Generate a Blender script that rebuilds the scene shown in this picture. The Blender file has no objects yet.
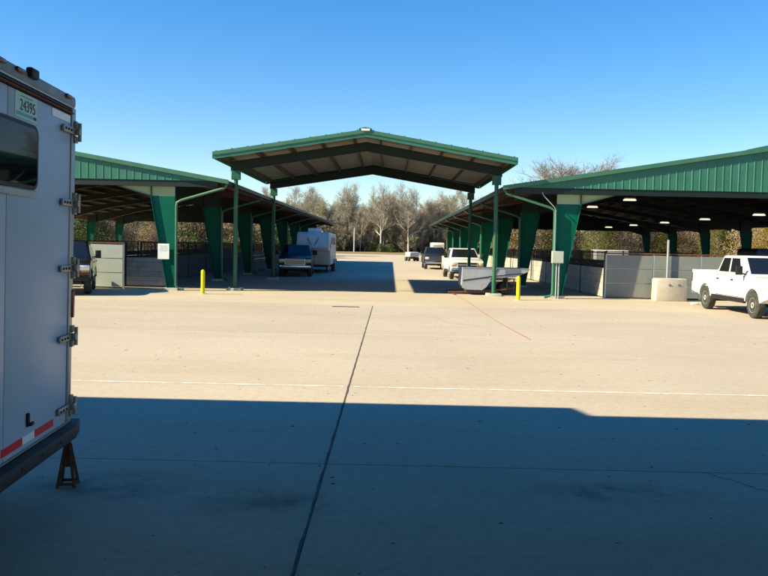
import bpy, bmesh, math, random
from mathutils import Vector, Matrix
R = math.radians
random.seed(7)
scene = bpy.context.scene
C = scene.collection

# ---------------------------------------------------------------- camera
cam_d = bpy.data.cameras.new('camera')
cam = bpy.data.objects.new('camera', cam_d); C.objects.link(cam)
cam_d.sensor_width = 36.0; cam_d.lens = 36.0*780/768
cam_d.clip_start = 0.05; cam_d.clip_end = 6000
cam.matrix_world = Matrix.Translation((0, 0, 2.0)) @ Matrix.Rotation(R(0.44), 4, 'Z') @ Matrix.Rotation(R(90-3.155), 4, 'X') @ Matrix.Rotation(R(1.2), 4, 'Z')
scene.camera = cam

# ---------------------------------------------------------------- sky, sun, exposure
SUN = Vector((-1.536, -0.45, 1.0)).normalized()          # direction towards the sun
elev = math.asin(SUN.z)
world = bpy.data.worlds.new('World'); scene.world = world; world.use_nodes = True
nt = world.node_tree; nt.nodes.clear()
sky = nt.nodes.new('ShaderNodeTexSky'); sky.sky_type = 'NISHITA'; sky.sun_disc = False
sky.sun_elevation = elev; sky.sun_rotation = math.atan2(SUN.x, SUN.y)
sky.air_density = 1.0; sky.dust_density = 0.0; sky.ozone_density = 3.0; sky.altitude = 100
hs = nt.nodes.new('ShaderNodeHueSaturation'); hs.inputs['Saturation'].default_value = 1.55; hs.inputs['Hue'].default_value = 0.507
bg = nt.nodes.new('ShaderNodeBackground'); bg.inputs['Strength'].default_value = 0.118
wo = nt.nodes.new('ShaderNodeOutputWorld')
gm_ = nt.nodes.new('ShaderNodeGamma'); gm_.inputs['Gamma'].default_value = 0.80
nt.links.new(sky.outputs[0], gm_.inputs['Color']); nt.links.new(gm_.outputs[0], hs.inputs['Color']); nt.links.new(hs.outputs[0], bg.inputs[0]); nt.links.new(bg.outputs[0], wo.inputs[0])
sl = bpy.data.lights.new('sun', 'SUN'); sl.energy = 5.0; sl.angle = R(0.53); sl.color = (1.0, 0.91, 0.60)
so = bpy.data.objects.new('sun', sl); C.objects.link(so)
so.rotation_euler = SUN.to_track_quat('Z', 'Y').to_euler(); so.location = (-30, -10, 40)
vs = scene.view_settings
vs.view_transform = 'Standard'; vs.look = 'None'; vs.gamma = 1.0; vs.use_curve_mapping = False
vs.exposure = 1.18

# ---------------------------------------------------------------- materials
MATS = {}
def mat(name, col, rough=0.6, metal=0.0, var=0.12, scale=3.0, bump=0.0, bscale=40.0, spec=0.4, dirt=None, dscale=1.2, damt=0.5, coat=0.0):
    """Principled surface: base colour with two scales of uneven tone, optional dirt patches and fine relief."""
    m = bpy.data.materials.new(name); m.use_nodes = True
    t = m.node_tree; b = t.nodes['Principled BSDF']
    b.inputs['Roughness'].default_value = rough; b.inputs['Metallic'].default_value = metal
    b.inputs['Specular IOR Level'].default_value = spec; b.inputs['Coat Weight'].default_value = coat
    tc = t.nodes.new('ShaderNodeTexCoord')
    n1 = t.nodes.new('ShaderNodeTexNoise'); n1.inputs['Scale'].default_value = scale; n1.inputs['Detail'].default_value = 8; n1.inputs['Roughness'].default_value = 0.65
    t.links.new(tc.outputs['Object'], n1.inputs['Vector'])
    mx = t.nodes.new('ShaderNodeMix'); mx.data_type = 'RGBA'
    lo = [max(0, c*(1-var)) for c in col]; hi = [min(1, c*(1+var)) for c in col]
    mx.inputs['A'].default_value = (*lo, 1); mx.inputs['B'].default_value = (*hi, 1)
    cr = t.nodes.new('ShaderNodeMapRange'); cr.inputs[1].default_value = 0.3; cr.inputs[2].default_value = 0.7
    t.links.new(n1.outputs[0], cr.inputs[0]); t.links.new(cr.outputs[0], mx.inputs['Factor'])
    out = mx.outputs['Result']
    if dirt:
        n2 = t.nodes.new('ShaderNodeTexNoise'); n2.inputs['Scale'].default_value = dscale; n2.inputs['Detail'].default_value = 10; n2.inputs['Roughness'].default_value = 0.7
        t.links.new(tc.outputs['Object'], n2.inputs['Vector'])
        r2 = t.nodes.new('ShaderNodeMapRange'); r2.inputs[1].default_value = 0.5; r2.inputs[2].default_value = 0.75; r2.inputs[4].default_value = damt
        t.links.new(n2.outputs[0], r2.inputs[0])
        m2 = t.nodes.new('ShaderNodeMix'); m2.data_type = 'RGBA'; m2.inputs['B'].default_value = (*dirt, 1)
        t.links.new(r2.outputs[0], m2.inputs['Factor']); t.links.new(out, m2.inputs['A']); out = m2.outputs['Result']
    t.links.new(out, b.inputs['Base Color'])
    if bump:
        n3 = t.nodes.new('ShaderNodeTexNoise'); n3.inputs['Scale'].default_value = bscale; n3.inputs['Detail'].default_value = 6
        t.links.new(tc.outputs['Object'], n3.inputs['Vector'])
        bp = t.nodes.new('ShaderNodeBump'); bp.inputs['Strength'].default_value = bump; bp.inputs['Distance'].default_value = 0.02
        t.links.new(n3.outputs[0], bp.inputs['Height']); t.links.new(bp.outputs[0], b.inputs['Normal'])
    MATS[name] = m
    return m

def ground_mat(name, base, warm, dark, stain=0.5):
    """Weathered paving: broad tone patches, rusty dirt drifts, dark blotches and fine grit."""
    m = bpy.data.materials.new(name); m.use_nodes = True
    t = m.node_tree; b = t.nodes['Principled BSDF']; b.inputs['Roughness'].default_value = 0.9; b.inputs['Specular IOR Level'].default_value = 0.2
    ge = t.nodes.new('ShaderNodeNewGeometry')
    def noise(s, d, r, sx=1, sy=1):
        mp = t.nodes.new('ShaderNodeMapping'); mp.inputs['Scale'].default_value = (sx, sy, 1)
        t.links.new(ge.outputs['Position'], mp.inputs[0])
        n = t.nodes.new('ShaderNodeTexNoise'); n.inputs['Scale'].default_value = s; n.inputs['Detail'].default_value = d; n.inputs['Roughness'].default_value = r
        t.links.new(mp.outputs[0], n.inputs['Vector']); return n.outputs[0]
    def ramp(src, a, c, hi=1.0):
        q = t.nodes.new('ShaderNodeMapRange'); q.inputs[1].default_value = a; q.inputs[2].default_value = c; q.inputs[4].default_value = hi
        t.links.new(src, q.inputs[0]); return q.outputs[0]
    def mixc(f, a, col, mode='MIX'):
        x = t.nodes.new('ShaderNodeMix'); x.data_type = 'RGBA'; x.blend_type = mode
        t.links.new(f, x.inputs['Factor'])
        if isinstance(a, tuple): x.inputs['A'].default_value = (*a, 1)
        else: t.links.new(a, x.inputs['A'])
        x.inputs['B'].default_value = (*col, 1); return x.outputs['Result']
    o = mixc(ramp(noise(0.22, 8, 0.6), 0.35, 0.65), base, tuple(c*0.86 for c in base))
    o = mixc(ramp(noise(0.35, 9, 0.7, 0.45, 1.6), 0.50, 0.74, 0.85), o, warm)
    o = mixc(ramp(noise(1.1, 10, 0.75, 0.6, 1.3), 0.60, 0.80, stain), o, dark)
    o = mixc(ramp(noise(9, 6, 0.7), 0.44, 0.68, 0.6), o, tuple(c*0.70 for c in base))
    o = mixc(ramp(noise(0.8, 12, 0.8, 0.25, 2.4), 0.54, 0.72, 0.45), o, tuple(c*0.68 for c in base))
    o = mixc(ramp(noise(3.2, 12, 0.8), 0.58, 0.70, 0.5), o, tuple(min(1, c*1.18) for c in base))
    o = mixc(ramp(noise(55, 5, 0.85), 0.46, 0.72, 0.6), o, tuple(c*0.55 for c in base))
    oi = t.nodes.new('ShaderNodeObjectInfo'); hv = t.nodes.new('ShaderNodeHueSaturation'); rv = t.nodes.new('ShaderNodeMapRange'); rv.inputs[3].default_value = 0.93; rv.inputs[4].default_value = 1.05
    t.links.new(oi.outputs['Random'], rv.inputs[0]); t.links.new(rv.outputs[0], hv.inputs['Value']); t.links.new(o, hv.inputs['Color']); o = hv.outputs[0]
    t.links.new(o, b.inputs['Base Color'])
    bp = t.nodes.new('ShaderNodeBump'); bp.inputs['Strength'].default_value = 0.35; bp.inputs['Distance'].default_value = 0.01
    t.links.new(noise(45, 8, 0.7), bp.inputs['Height']); t.links.new(bp.outputs[0], b.inputs['Normal'])
    return m

def emit_mat(name, col, s):
    m = bpy.data.materials.new(name); m.use_nodes = True; b = m.node_tree.nodes['Principled BSDF']
    b.inputs['Base Color'].default_value = (*col, 1); b.inputs['Emission Color'].default_value = (*col, 1); b.inputs['Emission Strength'].default_value = s
    return m

def worn_paint(name, col, lo, hi, scale):
    m = bpy.data.materials.new(name); m.use_nodes = True; t = m.node_tree; b = t.nodes['Principled BSDF']
    b.inputs['Base Color'].default_value = (*col, 1); b.inputs['Roughness'].default_value = 0.8
    ge = t.nodes.new('ShaderNodeNewGeometry'); n = t.nodes.new('ShaderNodeTexNoise'); n.inputs['Scale'].default_value = scale; n.inputs['Detail'].default_value = 10; n.inputs['Roughness'].default_value = 0.75
    t.links.new(ge.outputs['Position'], n.inputs['Vector'])
    r = t.nodes.new('ShaderNodeMapRange'); r.inputs[1].default_value = lo; r.inputs[2].default_value = hi
    t.links.new(n.outputs[0], r.inputs[0]); t.links.new(r.outputs[0], b.inputs['Alpha'])
    return m

concrete = ground_mat('concrete', (0.53, 0.437, 0.352), (0.45, 0.33, 0.225), (0.20, 0.165, 0.13), 0.55)
caliche = ground_mat('caliche', (0.53, 0.437, 0.335), (0.46, 0.325, 0.20), (0.30, 0.23, 0.16), 0.5)
drygrass = ground_mat('drygrass', (0.25, 0.18, 0.10), (0.20, 0.16, 0.07), (0.12, 0.09, 0.05), 0.6)
tar = mat('tar', (0.075, 0.07, 0.065), 0.75, var=0.3, scale=14)
filler = mat('joint_filler', (0.09, 0.08, 0.07), 0.95)
line_paint = worn_paint('line_paint', (0.74, 0.72, 0.68), 0.36, 0.56, 2.2)
line_faint = worn_paint('line_faint', (0.66, 0.63, 0.58), 0.52, 0.66, 1.4)
green_sheet = mat('green_sheet', (0.032, 0.150, 0.100), 0.42, var=0.14, scale=1.2, dirt=(0.055, 0.12, 0.085), dscale=0.8, damt=0.55)
green_trim = mat('green_trim', (0.048, 0.150, 0.092), 0.42, var=0.12, scale=2, dirt=(0.10, 0.15, 0.10), dscale=1.5, damt=0.5)
green_paint = mat('green_paint', (0.002, 0.098, 0.064), 0.5, spec=0.1, var=0.10, scale=2, dirt=(0.03, 0.10, 0.07), damt=0.4)
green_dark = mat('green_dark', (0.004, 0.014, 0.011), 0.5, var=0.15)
green_post = mat('green_post', (0.020, 0.102, 0.060), 0.45, var=0.1, scale=4, dirt=(0.09, 0.13, 0.08), dscale=2, damt=0.5)
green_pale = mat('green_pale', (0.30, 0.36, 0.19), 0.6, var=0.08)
red_oxide = mat('red_oxide', (0.080, 0.030, 0.015), 0.7, var=0.2, dirt=(0.05, 0.03, 0.02), damt=0.5)
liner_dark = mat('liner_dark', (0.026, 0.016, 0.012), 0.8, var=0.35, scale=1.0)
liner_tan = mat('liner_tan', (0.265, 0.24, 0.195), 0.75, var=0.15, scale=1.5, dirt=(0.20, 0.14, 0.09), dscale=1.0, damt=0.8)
purlin_tan = mat('purlin_tan', (0.085, 0.062, 0.045), 0.7, var=0.2)
rust = mat('rust', (0.16, 0.055, 0.03), 0.85, var=0.35, scale=12, bump=0.3)
rust_dark = mat('rust_dark', (0.060, 0.026, 0.018), 0.85, var=0.35, scale=12, bump=0.3)
dark_steel = mat('dark_steel', (0.02, 0.018, 0.018), 0.6, metal=0.3)
galv = mat('galvanised', (0.42, 0.44, 0.45), 0.42, metal=0.6, var=0.15, scale=10)
wall_grey = mat('wall_grey', (0.205, 0.215, 0.195), 0.65, var=0.10, scale=2, dirt=(0.22, 0.21, 0.18), dscale=1.4, damt=0.55)
wall_white = mat('wall_white', (0.41, 0.43, 0.375), 0.6, var=0.08, scale=2, dirt=(0.40, 0.40, 0.33), dscale=1.5, damt=0.5)
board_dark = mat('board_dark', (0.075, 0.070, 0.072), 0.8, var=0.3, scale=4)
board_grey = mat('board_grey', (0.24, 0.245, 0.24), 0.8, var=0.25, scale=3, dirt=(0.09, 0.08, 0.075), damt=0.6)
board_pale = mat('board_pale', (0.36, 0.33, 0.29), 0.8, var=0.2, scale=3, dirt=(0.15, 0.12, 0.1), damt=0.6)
block_conc = mat('block_concrete', (0.52, 0.45, 0.36), 0.9, var=0.1, scale=3, bump=0.4, dirt=(0.33, 0.27, 0.2), damt=0.5)
footing = mat('footing', (0.50, 0.45, 0.37), 0.9, var=0.15, scale=6, bump=0.3)
yellow = mat('yellow_paint', (0.75, 0.62, 0.004), 0.45, var=0.06, scale=6, dirt=(0.45, 0.34, 0.02), dscale=5, damt=0.5)
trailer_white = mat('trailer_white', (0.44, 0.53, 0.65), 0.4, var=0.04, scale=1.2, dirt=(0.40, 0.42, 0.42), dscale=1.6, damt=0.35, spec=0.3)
trailer_trim = mat('trailer_trim', (0.42, 0.42, 0.41), 0.4, metal=0.35, var=0.1, scale=6, dirt=(0.2, 0.18, 0.16), dscale=4, damt=0.5)
cap_grey = mat('cap_grey', (0.22, 0.23, 0.24), 0.5, var=0.25, scale=5, dirt=(0.06, 0.055, 0.05), dscale=3, damt=0.8)
hinge_steel = mat('hinge_steel', (0.36, 0.33, 0.30), 0.45, metal=0.6, var=0.2, scale=20, dirt=(0.10, 0.07, 0.05), dscale=20, damt=0.7)
rubber = mat('rubber', (0.020, 0.021, 0.024), 0.65, var=0.25, scale=8, bump=0.15)
glass_dark = mat('glass_dark', (0.010, 0.012, 0.014), 0.04, var=0.05, spec=0.6)
glass_win = mat('glass_window', (0.006, 0.008, 0.010), 0.03, var=0.0, spec=0.08)
red_lens = mat('red_lens', (0.16, 0.008, 0.010), 0.2, var=0.1, spec=0.6)
red_tape = mat('red_tape', (0.80, 0.012, 0.014), 0.3, var=0.08, scale=20)
white_tape = mat('white_tape', (0.90, 0.91, 0.90), 0.3, var=0.05, scale=20)
paper = mat('paper', (0.80, 0.79, 0.76), 0.7, var=0.03)
tag_paper = mat('tag_paper', (0.50, 0.74, 0.66), 0.5, var=0.08, scale=9)
tag_teal = mat('tag_teal', (0.10, 0.42, 0.50), 0.5, var=0.1, scale=9)
ink = mat('ink', (0.02, 0.025, 0.03), 0.6)
ink_grey = mat('ink_grey', (0.25, 0.25, 0.27), 0.6)
paint_white = mat('paint_white', (0.66, 0.66, 0.635), 0.28, var=0.03, coat=0.5, dirt=(0.62, 0.58, 0.5), dscale=1.5, damt=0.3)
trailer_pale = mat('trailer_pale', (0.55, 0.56, 0.57), 0.4, var=0.06, dirt=(0.36, 0.35, 0.34), dscale=0.8, damt=0.5)
paint_black = mat('paint_black', (0.012, 0.012, 0.015), 0.22, var=0.1, coat=0.6)
paint_blue = mat('paint_blue', (0.012, 0.018, 0.042), 0.4, var=0.1, coat=0.15, spec=0.25, dirt=(0.05, 0.05, 0.06), damt=0.3)
paint_navy = mat('paint_navy', (0.016, 0.019, 0.032), 0.4, var=0.1, coat=0.15, spec=0.25, dirt=(0.08, 0.07, 0.06), damt=0.4)
chrome = mat('chrome', (0.60, 0.60, 0.60), 0.18, metal=1.0, var=0.05)
alloy = mat('alloy', (0.50, 0.49, 0.47), 0.38, metal=0.15, var=0.15, scale=8)
tyre_m = mat('tyre', (0.035, 0.033, 0.030), 0.85, var=0.3, scale=10, dirt=(0.16, 0.13, 0.10), dscale=6, damt=0.6)
lens = mat('lens', (0.75, 0.76, 0.74), 0.1, var=0.05, spec=0.8)
amber = mat('amber', (0.75, 0.20, 0.01), 0.25)
grey_sheet = mat('grey_sheet', (0.36, 0.37, 0.41), 0.5, metal=0.2, var=0.1, scale=3, dirt=(0.26, 0.26, 0.28), dscale=2, damt=0.5)
bark = mat('bark', (0.20, 0.165, 0.135), 0.95, var=0.3, scale=2)
bark_pale = mat('bark_pale', (0.46, 0.42, 0.36), 0.9, var=0.25, scale=1.2, dirt=(0.2, 0.16, 0.12), dscale=1.0, damt=0.6)
twig_grey = mat('twig_grey', (0.315, 0.27, 0.21), 0.95, var=0.25, scale=0.25)
twig_tan = mat('twig_tan', (0.28, 0.22, 0.16), 0.95, var=0.25, scale=0.25)
twig_olive = mat('twig_olive', (0.27, 0.25, 0.165), 0.95, var=0.3, scale=0.25)
twig_red = mat('twig_red', (0.24, 0.19, 0.155), 0.95, var=0.25, scale=0.3)
def leaf_mat(name, a, b_, scale=0.5):
    m = mat(name, a, 0.8, var=0.35, scale=scale, dirt=b_, dscale=scale*0.8, damt=0.9, spec=0.15); return m
leaf_green = leaf_mat('leaf_green', (0.070, 0.105, 0.036), (0.05, 0.07, 0.03))
leaf_olive = leaf_mat('leaf_olive', (0.115, 0.12, 0.035), (0.06, 0.08, 0.025))
leaf_ochre = leaf_mat('leaf_ochre', (0.24, 0.155, 0.040), (0.10, 0.095, 0.03))
leaf_dry = leaf_mat('leaf_dry', (0.28, 0.205, 0.13), (0.19, 0.14, 0.09))
leaf_brush = leaf_mat('leaf_brush', (0.27, 0.215, 0.15), (0.17, 0.15, 0.09))
lamp_glow = emit_mat('lamp_glow', (1.0, 0.84, 0.58), 0.55)

# ---------------------------------------------------------------- mesh helpers
class MB:
    def __init__(s): s.v = []; s.f = []
    def add(s, vs_, fs):
        o = len(s.v); s.v += [tuple(p) for p in vs_]; s.f += [tuple(i+o for i in f) for f in fs]; return s
    def box(s, x0, y0, z0, x1, y1, z1):
        return s.add([(x0,y0,z0),(x1,y0,z0),(x1,y1,z0),(x0,y1,z0),(x0,y0,z1),(x1,y0,z1),(x1,y1,z1),(x0,y1,z1)],
                     [(3,2,1,0),(4,5,6,7),(0,1,5,4),(1,2,6,5),(2,3,7,6),(3,0,4,7)])
    def prism(s, poly, a, b, axis='Y'):
        """closed prism: 2-D polygon swept along an axis. Y: (x,z); X: (y,z); Z: (x,y)"""
        def P(p, t): return (p[0], t, p[1]) if axis == 'Y' else ((t, p[0], p[1]) if axis == 'X' else (p[0], p[1], t))
        n = len(poly); vs_ = [P(p, a) for p in poly]+[P(p, b) for p in poly]
        return s.add(vs_, [tuple(range(n-1, -1, -1)), tuple(range(n, 2*n))]+[(i, (i+1) % n, n+(i+1) % n, n+i) for i in range(n)])
    def beam(s, p, q, w, h, up=(0, 0, 1)):
        """rectangular bar from p to q"""
        p = Vector(p); q = Vector(q); d = (q-p).normalized(); u = Vector(up)
        if abs(d.dot(u)) > 0.98: u = Vector((1, 0, 0))
        a = d.cross(u).normalized(); b = a.cross(d).normalized()
        vs_ = []
        for c in (p, q):
            for i, j in ((-1,-1),(1,-1),(1,1),(-1,1)): vs_.append(c+a*(w/2*i)+b*(h/2*j))
        return s.add(vs_, [(3,2,1,0),(4,5,6,7),(0,1,5,4),(1,2,6,5),(2,3,7,6),(3,0,4,7)])
    def tube(s, pts, r, n=8, cap=True):
        pts = [Vector(p) for p in pts]; rs = r if isinstance(r, (list, tuple)) else [r]*len(pts)
        o = len(s.v); ref = None
        for i, p in enumerate(pts):
            d = (pts[min(i+1, len(pts)-1)]-pts[max(i-1, 0)]).normalized()
            if ref is None: ref = Vector((0, 0, 1)) if abs(d.z) < 0.9 else Vector((1, 0, 0))
            a = d.cross(ref).normalized(); b = d.cross(a).normalized(); ref = a.cross(d).normalized() if abs(a.cross(d).length) > 0 else ref
            for k in range(n):
                t = 2*math.pi*k/n; s.v.append(tuple(p+a*(rs[i]*math.cos(t))+b*(rs[i]*math.sin(t))))
        for i in range(len(pts)-1):
            for k in range(n): s.f.append((o+i*n+k, o+i*n+(k+1) % n, o+(i+1)*n+(k+1) % n, o+(i+1)*n+k))
        if cap:
            s.f.append(tuple(o+k for k in range(n-1, -1, -1))); s.f.append(tuple(o+(len(pts)-1)*n+k for k in range(n)))
        return s
    def lathe(s, prof, n=24, axis='Y', c=(0, 0, 0)):
        """revolve (radius, offset) profile round an axis"""
        o = len(s.v)
        for r, h in prof:
            for k in range(n):
                t = 2*math.pi*k/n; a, b = r*math.cos(t), r*math.sin(t)
                s.v.append((c[0]+a, c[1]+h, c[2]+b) if axis == 'Y' else (c[0]+a, c[1]+b, c[2]+h))
        for i in range(len(prof)-1):
            for k in range(n): s.f.append((o+i*n+k, o+i*n+(k+1) % n, o+(i+1)*n+(k+1) % n, o+(i+1)*n+k))
        s.f.append(tuple(o+k for k in range(n))); s.f.append(tuple(o+(len(prof)-1)*n+k for k in range(n)))
        return s
    def mesh(s, name, material, bevel=0, seg=2, smooth=False, fix=True):
        me = bpy.data.meshes.new(name); me.from_pydata(s.v, [], s.f)
        if fix or bevel or smooth:
            bm = bmesh.new(); bm.from_mesh(me)
            if fix: bmesh.ops.recalc_face_normals(bm, faces=bm.faces)
            if bevel:
                es = [e for e in bm.edges if len(e.link_faces) == 2 and e.calc_face_angle(0) > R(25)]
                bmesh.ops.bevel(bm, geom=es, offset=bevel, segments=seg, profile=0.5, affect='EDGES', clamp_overlap=True)
            if smooth or bevel:
                for f in bm.faces: f.smooth = True
                for e in bm.edges:
                    if len(e.link_faces) == 2 and e.calc_face_angle(0) > R(38): e.smooth = False
            bm.to_mesh(me); bm.free()
        me.materials.append(material); return me
    def build(s, name, material, parent=None, **k):
        return link(name, s.mesh(name, material, **k), parent)

def link(name, me, parent=None):
    o = bpy.data.objects.new(name, me); C.objects.link(o)
    if parent is not None: o.parent = parent
    return o
def tag(o, label, cat, group=None):
    o['label'] = label; o['category'] = cat
    if group: o['group'] = group
    return o
def thing(name, label, cat, loc=(0, 0, 0), rz=0.0, group=None):
    o = bpy.data.objects.new(name, None); C.objects.link(o); o.empty_display_size = 0.2
    o.location = loc; o.rotation_euler = (0, 0, rz); tag(o, label, cat, group); return o
def structure(o): o['kind'] = 'structure'; return o
def copy_tree(o, parent=None):
    c = o.copy(); C.objects.link(c); c.parent = parent
    for ch in o.children: copy_tree(ch, c)
    return c
def text_mesh(body, size, material, name):
    cu = bpy.data.curves.new('lettering', 'FONT'); cu.body = body; cu.size = size; cu.align_x = 'CENTER'; cu.align_y = 'CENTER'; cu.extrude = 0.001
    t = bpy.data.objects.new('lettering', cu); C.objects.link(t)
    dg = bpy.context.evaluated_depsgraph_get(); me = bpy.data.meshes.new_from_object(t.evaluated_get(dg)); me.name = name
    bpy.data.objects.remove(t); me.materials.clear(); me.materials.append(material); return me

# ================================================================= SETTING
gm = MB(); gm.add([(-2500, -600, -0.035), (2500, -600, -0.035), (2500, 4500, -0.035), (-2500, 4500, -0.035)], [(0, 1, 2, 3)])
structure(gm.build('ground', drygrass, fix=False))
ym = MB(); ym.add([(-130, 25.62, 0), (130, 25.62, 0), (130, 163, 0), (-130, 163, 0), (-130, 25.62, -0.03), (130, 25.62, -0.03)], [(0, 1, 2, 3), (4, 5, 1, 0)])
structure(ym.build('packed_yard', caliche, fix=False))

# concrete apron: slabs with open joints over a dark filler bed
bed = MB(); bed.add([(-60, -25, -0.012), (60, -25, -0.012), (60, 25.6, -0.012), (-60, 25.6, -0.012)], [(0, 1, 2, 3)])
apron = structure(bed.build('concrete_apron', filler, fix=False))
XJ = [-37.1, -24.9, -12.75, -0.55, 11.65, 23.85, 36.05]; YJ = [-13.6, -3.3, 7.0, 17.3, 25.6]
for i in range(len(XJ)-1):
    for j in range(len(YJ)-1):
        s = MB(); g = 0.008; gx = 0.009
        s.box(XJ[i]+gx, YJ[j]+g, -0.011, XJ[i+1]-gx, YJ[j+1]-(g if j < 3 else 0), 0.0)
        s.build('concrete_slab', concrete, apron, bevel=0.004, seg=1)
def ribbon(name, pts, wfun, z, material, parent):
    m = MB(); n = len(pts)
    for i, (x, y) in enumerate(pts):
        w1, w2 = wfun(i)
        m.v += [(x-w1, y, z), (x+w2, y, z)]
    m.f = [(2*i, 2*i+1, 2*i+3, 2*i+2) for i in range(n-1)]
    return m.build(name, material, parent, fix=False)
rnd = random.Random(3)
ws = [(rnd.uniform(0.005, 0.012)+0.006*math.sin(i*0.21)**2, rnd.uniform(0.005, 0.010)) for i in range(240)]
ribbon('joint_sealant', [(-0.55+0.004*math.sin(i*0.9), 1.0+i*0.1025) for i in range(240)], lambda i: ws[i], 0.0035, tar, apron)
def crack(pts, seed):
    rn = random.Random(seed); out = []
    for (xa, ya), (xb, yb) in zip(pts[:-1], pts[1:]):
        for i in range(24):
            u = i/24; out.append((xa+(xb-xa)*u+rn.uniform(-0.03, 0.03), ya+(yb-ya)*u+rn.uniform(-0.02, 0.02)))
    m = MB()
    for i, (x, y) in enumerate(out):
        w = rn.uniform(0.003, 0.007); m.v += [(x-w*0.5, y-w, 0.002), (x+w*0.5, y+w, 0.002)]
    m.f = [(2*i, 2*i+1, 2*i+3, 2*i+2) for i in range(len(out)-1)]
    m.build('crack', filler, apron, fix=False)
crack([(0.6, 22.9), (1.3, 21.9), (1.5, 20.4), (2.4, 19.6)], 1)
crack([(2.9, 7.0), (3.4, 6.1), (3.1, 5.2), (3.7, 4.4)], 3)
# painted lines
def dashes(name, y, spans, w, material, label):
    root = thing(name, label, 'line marking', (0, y, 0))
    for a, b, dy in spans:
        m = MB(); n = max(2, int((b-a)/0.25))
        for k in range(n+1):
            x = a+(b-a)*k/n; yy = dy*(k/n)
            m.v += [(x, yy-w/2, 0.004), (x, yy+w/2, 0.004)]
        m.f = [(2*k, 2*k+2, 2*k+3, 2*k+1) for k in range(n)]
        m.build('stripe', material, root, fix=False)
dashes('painted_line', 10.86, [(-14, -3.0, 0.0), (-2.9, -0.62, 0.02), (-0.48, 30, 0.06)], 0.065, line_paint, 'worn straight white stripe painted across the sunlit concrete')
dashes('faded_line', 17.45, [(-6.2, -4.4, 0.0), (-3.8, -2.1, 0.0), (1.2, 2.3, 0.02), (4.0, 6.0, 0.02)], 0.09, line_faint, 'nearly worn away dashed white stripe across the concrete')
# grass bank at the edge of the yard
bk = MB(); prof = [(162.5, -0.03), (163.6, 0.20), (165.5, 0.42), (169, 0.5), (176, 0.42), (184, -0.03)]
xs = [-140+4*i for i in range(71)]; rnd = random.Random(11)
for x in xs:
    k = 0.8+0.4*rnd.random()
    for y, z in prof: bk.v.append((x, y+rnd.uniform(-0.3, 0.3), z*k if z > 0 else z))
for i in range(len(xs)-1):
    for j in range(5): a = i*6+j; bk.f.append((a, a+6, a+7, a+1))
structure(bk.build('grass_bank', drygrass, fix=False, smooth=True))

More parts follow.
